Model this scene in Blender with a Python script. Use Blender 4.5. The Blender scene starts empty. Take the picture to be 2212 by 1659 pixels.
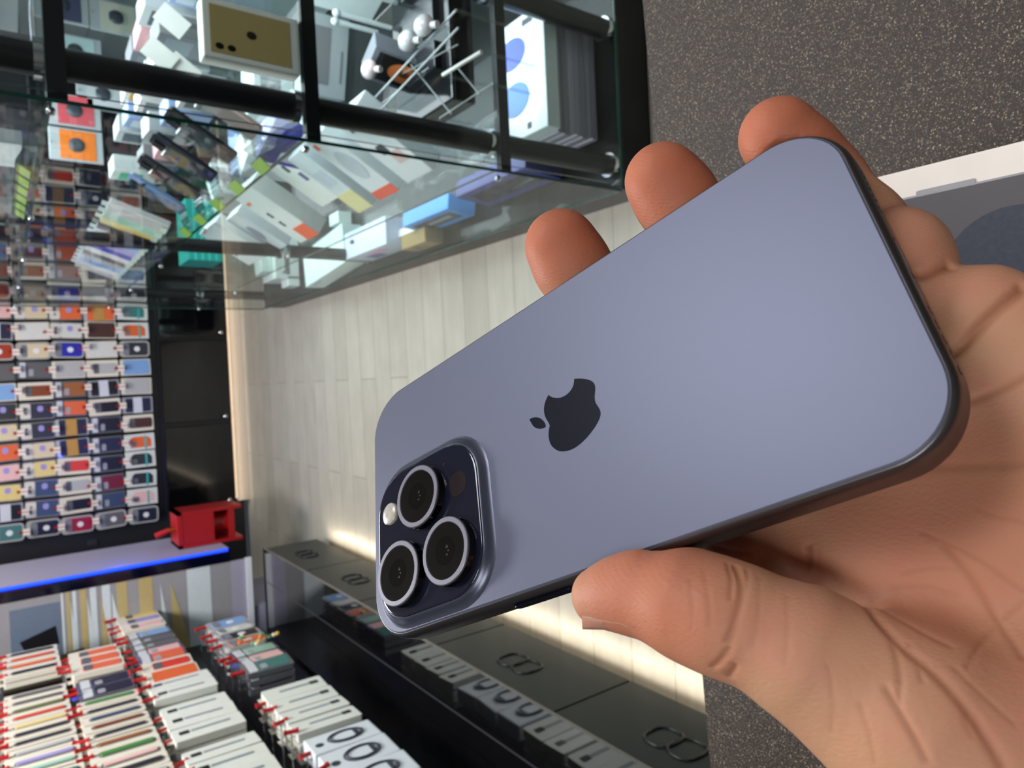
import bpy, bmesh, math, random
import numpy as np
from mathutils import Matrix, Vector, Euler
random.seed(7)
sc = bpy.context.scene
col = sc.collection
PI = math.pi
W, H, F = 2212, 1659, 1527.0

# ---------------------------------------------------------------- camera (photo taken with the phone held sideways: world up is picture left)
def nrm(v): return v/np.linalg.norm(v)
PP = np.array([H/2, W/2])
_dn = nrm(np.array([953-PP[0], 3208-PP[1], F]))
_fw = np.array([803-PP[0], -3-PP[1], F]); _fw = nrm(_fw-_dn*_fw.dot(_dn))
_x = np.cross(_dn, _fw); _x = _x if _x[0] > 0 else -_x
RW = np.array([_x, _fw, -_dn])            # upright camera axes (right, down, forward) -> world
CAM = np.array([0, 0, 1.35])
CM = np.column_stack([RW[:, 1], RW[:, 0], -RW[:, 2]])     # blender camera axes -> world
cd = bpy.data.cameras.new('camera'); cam = bpy.data.objects.new('camera', cd); col.objects.link(cam)
m4 = Matrix([list(CM[i])+[CAM[i]] for i in range(3)]+[[0, 0, 0, 1]])
cam.matrix_world = m4
cd.sensor_width = 36; cd.lens = 36*F/W; cd.clip_start = .01
cd.dof.use_dof = True; cd.dof.focus_distance = .185; cd.dof.aperture_fstop = 30
sc.camera = cam
vs = sc.view_settings
vs.view_transform = 'Standard'; vs.look = 'None'; vs.exposure = 0.0; vs.gamma = 1; vs.use_curve_mapping = False
sc.cycles.max_bounces = 8; sc.cycles.transparent_max_bounces = 24; sc.cycles.caustics_reflective = False; sc.cycles.caustics_refractive = False

def at(px, py, ax, val):                  # measured point of the photograph on a real plane of the room
    d = RW@np.array([(H-py)-PP[0], px-PP[1], F]); t = (val-CAM[ax])/d[ax]
    return CAM+t*d

# ---------------------------------------------------------------- world and lamps
wd = bpy.data.worlds.new('world'); sc.world = wd; wd.use_nodes = True
bg = wd.node_tree.nodes['Background']; bg.inputs[0].default_value = (.75, .82, 1, 1); bg.inputs[1].default_value = .2

def area(name, loc, size, power, color=(1, 1, 1), rot=(0, 0, 0), sy=None, spread=None):
    l = bpy.data.lights.new(name, 'AREA'); l.energy = power; l.color = color; l.size = size
    if sy: l.shape = 'RECTANGLE'; l.size_y = sy
    if spread: l.spread = spread
    o = bpy.data.objects.new(name, l); o.location = loc; o.rotation_euler = rot; col.objects.link(o)
    return o
# ceiling panels
area('ceiling_light', (1.12, .66, 2.56), .9, 20, (.95, .96, 1), sy=.9)
area('ceiling_light', (-.35, 2.2, 2.56), .6, 60, (.96, .98, 1), sy=.6)
area('ceiling_light', (-.1, 3.7, 2.56), .6, 34, (1, .96, .92), sy=.6)
area('ceiling_light', (-.3, -.7, 2.56), .6, 8, (.93, .96, 1), sy=.6)
# showcase LED light: unseen wide panel per bay, small added one at near end
for z, p in ((1.69, 16), (1.255, 15), (.868, 16), (.445, 12)):
    area('showcase_lamp', (.95, 2.45, z), .5, p, (.84, .95, 1), sy=2.3)
    area('showcase_lamp', (.85, 1.34, z), .4, p*.08, (.84, .95, 1), sy=.12)
# warm strip under the left drawers and under the far cabinet, blue strip on the column
area('base_strip_lamp', (-.80, 2.3, .05), .03, 2.2, (1, .86, .68), rot=(0, -.9, 0), sy=2.5)
area('base_strip_lamp', (-.1, 4.93, .07), 1.4, .6, (1, .9, .76), rot=(.6, 0, 0), sy=.012)
area('blue_strip_lamp', (-.775, 3.62, .95), .01, 6, (.03, .1, 1), rot=(0, -PI/2, PI*.25), sy=.9)

# ---------------------------------------------------------------- materials
def lin(c):
    return tuple(((v/255)/12.92 if v/255 <= .04045 else ((v/255+.055)/1.055)**2.4) for v in c)
MATS = {}
def M(rgb, rough=.5, metal=0, emit=0, spec=.5, coat=0, var=.06, name=None, scale=60):
    key = (tuple(rgb), rough, metal, emit, spec, coat, var)
    if key in MATS: return MATS[key]
    m = bpy.data.materials.new(name or 'mat_%d_%d_%d' % tuple(rgb)); m.use_nodes = True
    nt = m.node_tree; b = nt.nodes['Principled BSDF']; c = lin(rgb)
    b.inputs['Base Color'].default_value = (*c, 1); b.inputs['Roughness'].default_value = rough; b.inputs['Metallic'].default_value = metal
    b.inputs['Specular IOR Level'].default_value = spec; b.inputs['Coat Weight'].default_value = coat; b.inputs['Coat Roughness'].default_value = .05
    if emit: b.inputs['Emission Color'].default_value = (*c, 1); b.inputs['Emission Strength'].default_value = emit
    elif var:
        tc = nt.nodes.new('ShaderNodeTexCoord'); n = nt.nodes.new('ShaderNodeTexNoise'); n.inputs['Scale'].default_value = scale
        mx = nt.nodes.new('ShaderNodeMix'); mx.data_type = 'RGBA'
        nt.links.new(tc.outputs['Object'], n.inputs['Vector']); nt.links.new(n.outputs['Fac'], mx.inputs[0])
        mx.inputs[6].default_value = (*[v*(1-var) for v in c], 1); mx.inputs[7].default_value = (*[min(1, v*(1+var)) for v in c], 1)
        nt.links.new(mx.outputs[2], b.inputs['Base Color'])
    MATS[key] = m
    return m
def glassmat(name, tint=(.93, .97, .95), refl=1.0, rough=.0):
    m = bpy.data.materials.new(name); m.use_nodes = True; nt = m.node_tree; nt.nodes.clear()
    o = nt.nodes.new('ShaderNodeOutputMaterial'); t = nt.nodes.new('ShaderNodeBsdfTransparent'); g = nt.nodes.new('ShaderNodeBsdfGlossy')
    t.inputs[0].default_value = (*tint, 1); g.inputs['Roughness'].default_value = rough
    fr = nt.nodes.new('ShaderNodeFresnel'); ge = nt.nodes.new('ShaderNodeNewGeometry')
    io = nt.nodes.new('ShaderNodeMapRange'); io.inputs[3].default_value = 1.45; io.inputs[4].default_value = 1/1.45      # the pane's inner faces reflect like its outer ones
    nt.links.new(ge.outputs['Backfacing'], io.inputs[0]); nt.links.new(io.outputs[0], fr.inputs[0])
    mu = nt.nodes.new('ShaderNodeMath'); mu.operation = 'MULTIPLY'; mu.inputs[1].default_value = refl
    mx = nt.nodes.new('ShaderNodeMixShader')
    nt.links.new(fr.outputs[0], mu.inputs[0]); nt.links.new(mu.outputs[0], mx.inputs[0]); nt.links.new(t.outputs[0], mx.inputs[1]); nt.links.new(g.outputs[0], mx.inputs[2])
    nt.links.new(mx.outputs[0], o.inputs[0])
    return m
GLASS = glassmat('showcase_glass', (.95, .975, .97), .4)
PLASTIC = glassmat('clear_plastic', (.90, .92, .94), 1.3, .08)
ACRYL = glassmat('acrylic', (.86, .90, .91), 1.6, .03)
GEDGE = M((14, 52, 44), .15)
BLACK = M((12, 12, 14), .3); BLACKGLOSS = M((7, 7, 9), .06, spec=.6); CHROME = M((215, 218, 222), .12, metal=1)
WHITE = M((222, 224, 218), .45); WARMWHITE = M((214, 206, 190), .5); RED = M((178, 22, 24), .4); TUBE = M((20, 20, 23), .28)

# ---------------------------------------------------------------- mesh builder
class MB:
    def __init__(s): s.v = []; s.f = []; s.mi = []; s.sm = []
    def add(s, vs_, fs, mi=0, smooth=False, mat=None):
        o = len(s.v)
        for p in vs_:
            p = Vector(p); s.v.append(tuple(mat@p) if mat is not None else tuple(p))
        for f in fs: s.f.append([o+i for i in f]); s.mi.append(mi); s.sm.append(smooth)
        return s
    def box(s, c, d, mi=0, rot=None, bev=0):
        x, y, z = d[0]/2, d[1]/2, d[2]/2
        mt = Matrix.Translation(c) @ (rot.to_4x4() if rot is not None else Matrix())
        if bev:
            bm = bmesh.new(); bmesh.ops.create_cube(bm, size=1)
            bmesh.ops.scale(bm, vec=d, verts=bm.verts)
            bmesh.ops.bevel(bm, geom=list(bm.edges), offset=bev, segments=2, affect='EDGES', profile=.6)
            bm.verts.index_update()
            s.add([v.co.copy() for v in bm.verts], [[v.index for v in f.verts] for f in bm.faces], mi, False, mt); bm.free(); return s
        P = [(-x, -y, -z), (x, -y, -z), (x, y, -z), (-x, y, -z), (-x, -y, z), (x, -y, z), (x, y, z), (-x, y, z)]
        return s.add(P, [(0, 3, 2, 1), (4, 5, 6, 7), (0, 1, 5, 4), (1, 2, 6, 5), (2, 3, 7, 6), (3, 0, 4, 7)], mi, False, mt)
    def cyl(s, a, b, r, mi=0, n=16, r2=None, smooth=True):
        a = Vector(a); b = Vector(b); d = (b-a); q = d.to_track_quat('Z', 'Y').to_matrix().to_4x4(); mt = Matrix.Translation(a)@q; L = d.length; r2 = r if r2 is None else r2
        P = [(r*math.cos(2*PI*i/n), r*math.sin(2*PI*i/n), 0) for i in range(n)]+[(r2*math.cos(2*PI*i/n), r2*math.sin(2*PI*i/n), L) for i in range(n)]
        s.add(P, [(i, (i+1) % n, n+(i+1) % n, n+i) for i in range(n)], mi, smooth, mt)
        return s.add(P, [list(range(n))[::-1], list(range(n, 2*n))], mi, False, mt)
    def loops(s, rings, mi=0, cap=(True, True), smooth=False, mt=None):
        n = len(rings[0]); P = [p for r in rings for p in r]; fs = []
        for k in range(len(rings)-1):
            for i in range(n): fs.append((k*n+i, k*n+(i+1) % n, (k+1)*n+(i+1) % n, (k+1)*n+i))
        s.add(P, fs, mi, smooth, mt)
        if cap[0]: s.add(rings[0], [list(range(n))[::-1]], mi, False, mt)
        if cap[1]: s.add(rings[-1], [list(range(n))], mi, False, mt)
        return s
    def tube(s, pts, r, mi=0, n=8, closed=False):
        pts = [Vector(p) for p in pts]; rings = []; N = len(pts); up = Vector((.13, .31, .94)).normalized()
        for i, p in enumerate(pts):
            t = (pts[(i+1) % N]-pts[i-1]) if (closed or 0 < i < N-1) else (pts[1]-pts[0] if i == 0 else pts[-1]-pts[-2])
            t.normalize(); a = t.cross(up).normalized(); b = t.cross(a)
            rings.append([p+r*(a*math.cos(2*PI*k/n)+b*math.sin(2*PI*k/n)) for k in range(n)])
        if closed: rings.append(rings[0])
        return s.loops(rings, mi, (not closed, not closed), True)
    def sphere(s, c, r, mi=0, n=14, sc_=(1, 1, 1)):
        rings = []
        for j in range(1, n//2):
            th = PI*j/(n//2); rings.append([(c[0]+sc_[0]*r*math.sin(th)*math.cos(2*PI*i/n), c[1]+sc_[1]*r*math.sin(th)*math.sin(2*PI*i/n), c[2]-sc_[2]*r*math.cos(th)) for i in range(n)])
        return s.loops(rings, mi, (True, True), True)
    def quad(s, a, b, c, d, mi=0): return s.add([a, b, c, d], [(0, 1, 2, 3)], mi)
    def prism(s, poly, z0, z1, mi=0, mt=None): return s.loops([[(x, y, z0) for x, y in poly], [(x, y, z1) for x, y in poly]], mi, mt=mt)
    def mesh(s, name, mats):
        me = bpy.data.meshes.new(name); me.from_pydata(s.v, [], s.f); me.validate()
        for m in (mats if isinstance(mats, (list, tuple)) else [mats]): me.materials.append(m)
        if len(me.polygons) == len(s.f):
            me.polygons.foreach_set('material_index', s.mi); me.polygons.foreach_set('use_smooth', s.sm)
        me.update(); return me
    def build(s, name, mats, parent=None, **kw):
        o = bpy.data.objects.new(name, s.mesh(name, mats)); col.objects.link(o)
        if parent: o.parent = parent
        for k, v in kw.items(): o[k] = v
        return o
def rr(w, h, r, n=6, cx=0, cy=0):
    P = []
    for sx, sy, a0 in ((1, 1, 0), (-1, 1, 90), (-1, -1, 180), (1, -1, 270)):
        for k in range(n+1):
            a = math.radians(a0+90*k/n); P.append((cx+sx*(w/2-r)+r*math.cos(a), cy+sy*(h/2-r)+r*math.sin(a)))
    return P
def thing(name, label, cat, loc=(0, 0, 0), rz=0, group=None, rot=None):
    o = bpy.data.objects.new(name, None); col.objects.link(o); o.empty_display_size = .02
    o.location = loc; o.rotation_euler = rot or (0, 0, rz); o['label'] = label; o['category'] = cat
    if group: o['group'] = group
    return o
def tag(o, label, cat, group=None, kind=None):
    o['label'] = label; o['category'] = cat
    if group: o['group'] = group
    if kind: o['kind'] = kind
    return o
def struct(mb, name, mats, label=None):
    o = mb.build(name, mats); o['kind'] = 'structure'
    if label: o['label'] = label
    return o
def dup(root, loc, rz, label, group=None, mats=None, rot=None):
    r = root.copy(); col.objects.link(r); r.location = loc; r.rotation_euler = rot or (0, 0, rz); r['label'] = label
    if group: r['group'] = group
    for ch in root.children:
        c = ch.copy(); col.objects.link(c); c.parent = r
        base = ch.name.split('.')[0]
        if mats and base in mats:
            c.material_slots[0].link = 'OBJECT'; c.material_slots[0].material = mats[base]
        for g in ch.children:
            d = g.copy(); col.objects.link(d); d.parent = c
    return r
ORD = ['first', 'second', 'third', 'fourth', 'fifth', 'sixth', 'seventh', 'eighth', 'ninth', 'tenth', 'eleventh', 'twelfth', 'thirteenth', 'fourteenth', 'fifteenth', 'sixteenth', 'seventeenth', 'eighteenth', 'nineteenth', 'twentieth', 'twenty-first', 'twenty-second']

# ---------------------------------------------------------------- room shell
def planks():
    m = bpy.data.materials.new('plank_floor'); m.use_nodes = True; nt = m.node_tree; b = nt.nodes['Principled BSDF']; L = nt.links.new
    tc = nt.nodes.new('ShaderNodeTexCoord'); br = nt.nodes.new('ShaderNodeTexBrick')
    br.inputs['Scale'].default_value = 1; br.inputs['Brick Width'].default_value = .92; br.inputs['Row Height'].default_value = .152
    br.inputs['Mortar Size'].default_value = .0022; br.inputs['Mortar Smooth'].default_value = .3; br.inputs['Bias'].default_value = 0
    br.inputs['Color1'].default_value = (*lin((158, 154, 143)), 1); br.inputs['Color2'].default_value = (*lin((147, 143, 132)), 1); br.inputs['Mortar'].default_value = (*lin((118, 113, 102)), 1)
    L(tc.outputs['Object'], br.inputs['Vector'])
    mp = nt.nodes.new('ShaderNodeMapping'); mp.inputs['Scale'].default_value = (2.2, 34, 1); L(tc.outputs['Object'], mp.inputs[0])
    n = nt.nodes.new('ShaderNodeTexNoise'); n.inputs['Scale'].default_value = 1.6; n.inputs['Detail'].default_value = 5; L(mp.outputs[0], n.inputs['Vector'])
    mp2 = nt.nodes.new('ShaderNodeMapping'); mp2.inputs['Scale'].default_value = (5, 9, 1); L(tc.outputs['Object'], mp2.inputs[0])
    n2 = nt.nodes.new('ShaderNodeTexNoise'); n2.inputs['Scale'].default_value = 1.3; n2.inputs['Detail'].default_value = 3; L(mp2.outputs[0], n2.inputs['Vector'])
    r = nt.nodes.new('ShaderNodeMapRange'); r.inputs[1].default_value = .3; r.inputs[2].default_value = .7; r.inputs[3].default_value = .94; r.inputs[4].default_value = 1.04; L(n.outputs[0], r.inputs[0])
    r2 = nt.nodes.new('ShaderNodeMapRange'); r2.inputs[1].default_value = .3; r2.inputs[2].default_value = .7; r2.inputs[3].default_value = .93; r2.inputs[4].default_value = 1.05; L(n2.outputs[0], r2.inputs[0])
    mu = nt.nodes.new('ShaderNodeMath'); mu.operation = 'MULTIPLY'; L(r.outputs[0], mu.inputs[0]); L(r2.outputs[0], mu.inputs[1])
    mx = nt.nodes.new('ShaderNodeVectorMath'); mx.operation = 'SCALE'; L(br.outputs['Color'], mx.inputs[0]); L(mu.outputs[0], mx.inputs['Scale'])
    L(mx.outputs[0], b.inputs['Base Color']); b.inputs['Roughness'].default_value = .38
    return m
struct(MB().box((.3, 1.7, -.03), (3.6, 7.2, .06)), 'floor', planks())
struct(MB().box((.3, 1.7, 2.65), (3.6, 7.2, .1)), 'ceiling', M((205, 205, 202), .8))
struct(MB().box((.3, 5.05, 1.33), (3.2, .1, 2.6)), 'wall_far', M((22, 22, 25), .45))
struct(MB().box((-1.42, 1.7, 1.3), (.1, 7.0, 2.6)), 'wall_left', M((120, 118, 116), .6))
struct(MB().box((1.95, 1.7, 1.3), (.1, 7.0, 2.6)), 'wall_right', M((150, 150, 148), .6))
struct(MB().box((.3, -1.75, 1.3), (3.4, .1, 2.6)), 'wall_back', M((140, 138, 135), .6))
lp = M((255, 250, 245), .5, emit=3)
for i, (x, y) in enumerate(((1.15, .70), (-.4, 2.2), (-.1, 3.7), (-.3, -.7))):
    o = MB().box((0, 0, 0), (.64, .64, .02)).build('ceiling_lamp', WHITE); o.location = (x, y, 2.59)
    tag(o, 'square recessed ceiling lamp panel over the %s' % ['counter', 'near half of the aisle', 'far half of the aisle', 'shop behind the counter'][i], 'lamp')
    MB().box((0, 0, -.012), (.58, .58, .004)).build('diffuser', lp, o)

# column at the end of the left unit: lavender side, dark blue gloss trim, blue light strip, striped panel
cxl, cy0 = -.80, 3.65
struct(MB().box((-1.085, 3.90, 1.535), (.57, .50, 2.13)).box((-1.24, 3.90, .235), (.26, .50, .47)), 'wall_column', M((150, 146, 166), .5))
t = tag(MB().box((-.832, cy0-.006, 1.52), (.064, .012, 2.1)).build('column_trim', M((6, 8, 30), .08)), 'glossy dark blue trim strip running up the column beside the glowing blue light strip', 'trim')
t = thing('light_strip', 'glowing blue light strip running up the corner of the column', 'light strip', (cxl-.002, cy0-.014, .478))
MB().box((-.004, -.001, 1.03), (.017, .012, 2.06)).build('channel', M((20, 40, 120), .4), t)
MB().cyl((0, -.008, .005), (0, -.008, 2.05), .0055, n=10).build('tube', M((8, 40, 255), .4, emit=7), t)
# striped panel, facing the camera
t = thing('striped_panel', 'glossy panel with slanted yellow, white and grey stripes, beside the blue light strip', 'panel', (0, cy0-.004, 0))
pm = [M((152, 149, 152), .12, name='panel_grey'), M((205, 212, 216), .12), M((184, 164, 112), .2), M((165, 160, 178), .12), WHITE, M((104, 116, 136), .2), M((22, 22, 26), .3), M((84, 76, 60), .3)]
mb = MB(); mb.box((-1.115, 0, 1.09), (.50, .006, 1.45), 0)
def pq(*pts, mi=1, y=-.0042): mb.add([(x, y, z) for x, z in pts], [list(range(len(pts)))], mi)
z = .41
pq((-.866, .40), (-1.36, .40), (-1.36, .47), (-.866, .47), mi=3)
def zx(px, py=1290): return at(px, py, 1, cy0)[2]
for a, b, k in ((405, 456, 1), (330, 300, 2), (275, 252, 2), (238, 220, 1), (208, 194, 1), (186, 172, 2), (164, 156, 1), (150, 142, 2), (136, 131, 1)):
    z0, z1 = sorted((zx(a), zx(b))); pq((-.866, z0), (-1.36, z0), (-1.36, z1), (-.866, z1), mi=k)
for a, b, k in ((368, 404, 2), (346, 366, 1), (240, 272, 1), (215, 236, 2), (186, 206, 1), (150, 166, 1)):
    z0, z1 = sorted((zx(a), zx(b))); pq((-.90, z1-.002), (-1.36, z1-.002) , (-1.36, z0), (-1.2, z0), mi=k, y=-.0048)
pq((-.90, 1.18), (-1.36, 1.18), (-1.36, 1.36), (-.90, 1.36), mi=5); pq((-1.0, 1.2), (-1.08, 1.19), (-1.12, 1.30), (-1.04, 1.33), mi=6, y=-.005); pq((-1.12, 1.10), (-1.36, 1.10), (-1.36, 1.40), (-1.16, 1.40), mi=7, y=-.0055)
mb.build('print', pm, t)  # stripes and patches are flat coloured faces on the panel
MB().box((-1.115, -.006, .385), (.51, .016, .028)).build('edge_strip', M((225, 225, 232), .4), t)

# ---------------------------------------------------------------- far cabinet (four doors with knobs)
t = thing('base_cabinet', 'long low black cabinet with round silver knobs under the case wall', 'cabinet', (0, 4.9, 0))
MB().box((.5, .045, .315), (2.56, .09, .43)).box((.5, .065, .55), (2.56, .06, .04)).build('body', BLACK, t)
MB().box((.5, .08, .05), (2.56, .03, .10)).build('plinth', M((176, 164, 150), .5), t)
for i in range(5):
    x = -.765+.55*i
    d = MB().box((x+.255, -.008, .32), (.52, .018, .40), bev=.003).build('door', BLACKGLOSS, t)
    MB().cyl((x-.005+.02, -.017, .158), (x-.005+.02, -.03, .158), .006).sphere((x+.015, -.036, .158), .014).build('knob', CHROME, d, label='round silver knob')
MB().box((.5, -.006, .104), (2.5, .012, .010)).build('light_strip', M((255, 220, 180), .5, emit=.55), t)
# switch plate on the dark wall strip
o = MB().box((0, 0, 0), (.035, .008, .05), bev=.002).build('wall_switch', M((44, 42, 46), .4)); o.location = at(200, 1172, 1, 4.992); tag(o, 'small square grey switch on the dark wall strip beside the phone cases', 'switch')

# red extinguisher cabinet
p0 = at(512, 1172, 1, 3.92); p1 = at(372, 1102, 1, 3.92)
ex0, ex1, ez0, ez1 = -.797, p1[0], p0[2], p1[2]
t = thing('fire_hose_box', 'open red metal box holding a red cylinder, fixed low on the lavender column', 'fire equipment box', ((ex0+ex1)/2, 3.90, 0))
hw = (ex1-ex0)/2; RD = M((150, 14, 18), .35)
MB().box((-hw+.008, 0, (ez0+ez1)/2), (.016, .2, ez1-ez0)).box((hw-.008, 0, (ez0+ez1)/2), (.016, .2, ez1-ez0)).box((0, .09, (ez0+ez1)/2), (2*hw, .016, ez1-ez0)).box((0, 0, ez1-.01), (2*hw, .2, .02)).build('frame', RD, t)
MB().box((0, -.09, ez1-.09), (2*hw-.034, .014, .16)).build('front_plate', RD, t)
MB().box((0, -.085, ez0+.05), (2*hw-.034, .012, .03)).build('front_bar', RD, t)
MB().cyl((0, 0, ez0+.03), (0, 0, ez1-.1), hw*.62, n=24).build('cylinder', M((160, 20, 20), .3), t)
MB().cyl((.0, -.02, ez1), (.0, -.03, ez1+.035), .012).build('valve', M((180, 150, 70), .3, metal=1), t, label='brass valve')
MB().cyl((.0, -.03, ez1+.03), (-.02, -.03, ez1+.09), .011, r2=.015).build('handle', RED, t)


# ---------------------------------------------------------------- packages and hooks (prototypes far below nothing: first use moves the prototype itself)
def pack_parts(kind):
    """front faces -Y, origin at the middle of the bottom edge, top of the body at h"""
    t = thing('phone_case_package', 'x', 'phone case package')
    w, h, d = .100, .167, .020
    def front(name, poly, y, th, mat, **kw):
        return MB().loops([[(x, y, z) for x, z in poly], [(x, y-th, z) for x, z in poly]], 0, (True, True)).build(name, mat, t, **kw)
    def slab(poly, y0, y1): return MB().loops([[(x, y0, z) for x, z in poly], [(x, y1, z) for x, z in poly]], 0)
    if kind == 'white':
        slab(rr(w, h, .006, 3, 0, h/2), d/2, -d/2).build('box', WARMWHITE, t)
        front('phone_case', rr(w*.62, h*.74, .008, 3, 0, h*.43), -d/2, .0015, BLACK)
        front('case_camera', rr(w*.58, h*.17, .007, 3, 0, h*.70), -d/2-.0015, .001, M((90, 90, 92), .4))
        front('print', [(-.018, .006), (.02, .006), (.02, .012), (-.018, .012)], -d/2, .0006, M((120, 120, 122), .5))
    elif kind == 'teal':
        slab(rr(w, h, .003, 2, 0, h/2), d/2, -d/2).build('box', M((205, 208, 202), .5), t)
        front('phone_case', [(-.034, .02), (.012, .02), (.03, .035), (.034, .05), (.034, .12), (.02, .135), (-.034, .135)], -d/2, .0015, BLACK)
        front('case_camera', rr(w*.3, h*.17, .007, 3, -.012, h*.70), -d/2-.0015, .001, M((110, 110, 112), .4))
        front('stripe', [(-.044, .046), (.036, .046), (.036, .057), (-.044, .057)], -d/2-.0016, .0006, M((40, 165, 160), .5), label='teal stripe')
    elif kind == 'round':
        slab(rr(w, h, .022, 5, 0, h/2), d/2, -d/2).build('shell', M((168, 166, 162), .25, coat=.5), t)
        front('phone_case', rr(w*.80, h*.80, .014, 4, 0, h*.46), -d/2, .0015, BLACK)
        front('case_camera', rr(w*.74, h*.17, .008, 3, 0, h*.76), -d/2-.0015, .001, M((120, 122, 128), .4))
        front('charging_disc', [(.016*math.cos(a*PI/8), .07+.016*math.sin(a*PI/8)) for a in range(16)], -d/2-.0016, .001, M((222, 220, 220), .5), label='pale round charging disc')
    elif kind == 'clear':
        slab(rr(w, h, .004, 2, 0, h/2), d/2, -d/2).build('box', M((92, 93, 98), .22, coat=.6), t)
        front('phone_case', rr(w*.80, h*.66, .008, 3, 0, h*.38), -d/2, .0015, BLACK)
        front('header', rr(w*.86, h*.17, .004, 2, 0, h*.84), -d/2, .002, M((196, 198, 202), .5))
        front('case_camera', rr(w*.4, h*.14, .007, 3, -.014, h*.60), -d/2-.0015, .001, M((150, 152, 158), .4))
    elif kind == 'label':
        slab(rr(w, h, .004, 2, 0, h/2), d/2, -d/2).build('box', M((150, 152, 160), .25, coat=.6), t)
        front('phone_case', rr(w*.84, h*.84, .008, 3, 0, h*.48), -d/2, .0015, BLACK)
        front('sleeve', rr(w*.98, h*.30, .002, 2, 0, h*.50), -d/2-.0016, .001, M((200, 202, 210), .5))
    elif kind == 'cute':
        slab(rr(w, h, .006, 3, 0, h/2), d/2, -d/2).build('box', M((120, 118, 116), .25, coat=.6), t)
        front('phone_case', rr(w*.86, h*.64, .01, 3, 0, h*.36), -d/2, .0015, M((205, 190, 150), .5))
        front('header', rr(w*.86, h*.30, .01, 3, 0, h*.83), -d/2, .0018, M((205, 200, 190), .5))
        mb = MB()
        for sx in (-1, 1): mb.loops([[(sx*.014+.006*math.cos(a*PI/4), -d/2-.002, h*.82+.006*math.sin(a*PI/4)) for a in range(8)], [(sx*.014+.006*math.cos(a*PI/4), -d/2-.0028, h*.82+.006*math.sin(a*PI/4)) for a in range(8)]])
        mb.build('eye', M((40, 38, 40), .5), t)
        front('loop', rr(w*.34, h*.17, .012, 4, .012, h*.40), -d/2-.0016, .001, M((150, 140, 200), .5), label='lilac loop')
    elif kind == 'flat':
        slab(rr(w, h, .005, 2, 0, h/2), d/2, -d/2).build('box', WARMWHITE, t)
        front('phone_case', rr(w*.9, h*.86, .006, 2, 0, h*.47), -d/2, .0012, BLACK)
    elif kind == 'kraft':
        slab(rr(w, h, .005, 2, 0, h/2), d/2, -d/2).build('box', M((170, 172, 180), .25, coat=.6), t)
        front('phone_case', rr(w*.92, h*.84, .006, 2, 0, h*.47), -d/2, .0012, M((34, 38, 52), .5))
        front('sleeve', rr(w*.99, h*.34, .002, 2, 0, h*.52), -d/2-.0014, .001, M((176, 132, 66), .7), label='brown paper sleeve')
    mb = MB(); mb.box((0, 0, h+.008), (.034, .0014, .018)); mb.build('hang_tab', PLASTIC if kind in ('clear', 'round', 'label') else WARMWHITE, t)
    return t
def hook_parts(length=.16):
    """hook runs along -Y from the board at +Y, origin at the rod's front end height"""
    t = thing('display_hook', 'x', 'display hook')
    MB().cyl((0, length, 0), (0, -.004, 0), .0022, n=6).cyl((0, -.004, 0), (0, -.010, .008), .0022, n=6).build('rod', CHROME, t)
    MB().cyl((0, -.012, -.014), (0, -.012, .012), .0062, n=10).cyl((0, -.012, .012), (0, -.012, .022), .0062, r2=.009, n=10).cyl((0, -.012, -.02), (0, -.012, -.014), .0085, n=10).build('stopper', RED, t)
    if length < .12: MB().box((0, -.0225, -.012), (.036, .0015, .034)).box((0, -.0238, -.012), (.0045, .001, .032), 1).build('price_tag', [M((224, 216, 204), .5), M((170, 30, 30), .5)], t)
    return t
C = dict(navy=(30, 34, 56), black=(22, 22, 26), grey=(92, 90, 90), lgrey=(172, 172, 170), brown=(124, 62, 30), tan=(150, 92, 50), orange=(214, 98, 46), red=(206, 58, 30), rust=(158, 52, 26), cream=(206, 190, 156), yellow=(214, 192, 120), pink=(220, 176, 172), blue=(34, 40, 160), wine=(108, 24, 34), crimson=(150, 26, 58), sky=(122, 160, 206), white=(206, 206, 200), dbrown=(70, 40, 36), teal=(60, 112, 108), dk=(44, 44, 50), slate=(54, 70, 100), mint=(150, 190, 170), lilac=(150, 140, 190))
rows = {   # bottom row first, from the red box end
 0: 'round:navy teal:pink teal:dk teal:dk teal:orange white:dbrown label:navy flat:lgrey flat:sky round:dk teal:orange teal:teal flat:white white:black clear:navy teal:orange clear:black white:grey round:navy',
 1: 'round:grey clear:slate clear:wine clear:black clear:navy clear:black white:black label:black white:lgrey flat:white flat:dbrown kraft:orange white:white white:black flat:mint clear:grey white:brown round:navy flat:navy',
 2: 'round:crimson white:black white:lgrey white:red kraft:navy kraft:navy clear:orange clear:tan flat:lgrey round:blue cute:white cute:orange flat:white clear:brown clear:rust kraft:navy cute:orange flat:navy white:rust',
 3: 'round:navy cute:slate cute:slate cute:yellow cute:cream cute:dk cute:dk white:brown clear:grey round:cream flat:white cute:cream clear:dbrown white:tan cute:navy clear:orange cute:cream white:red cute:grey',
 4: 'round:teal label:black cute:yellow cute:pink cute:orange cute:cream cute:dk flat:sky clear:grey round:rust label:navy cute:pink round:tan clear:brown cute:dk clear:mint cute:orange flat:cream clear:black'}
ztop = [.745, .923, 1.097, 1.265, 1.44]
ctxt = dict(dk='dark grey', lgrey='light grey', dbrown='dark brown', sky='light blue')
ktxt = dict(white='in white window box', teal='in white box, teal stripe', round='in rounded blister, pale disc', clear='in clear box, pale header', label='in clear box, pale sleeve', cute='with loop, face header', flat='filling a flat box', kraft='in brown paper sleeve')
rtxt = ['far wall bottom row', 'far wall second row', 'far wall middle row', 'far wall fourth row', 'far wall top row']
protos = {}; used = set()
hookp = None
YB = 4.955
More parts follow.
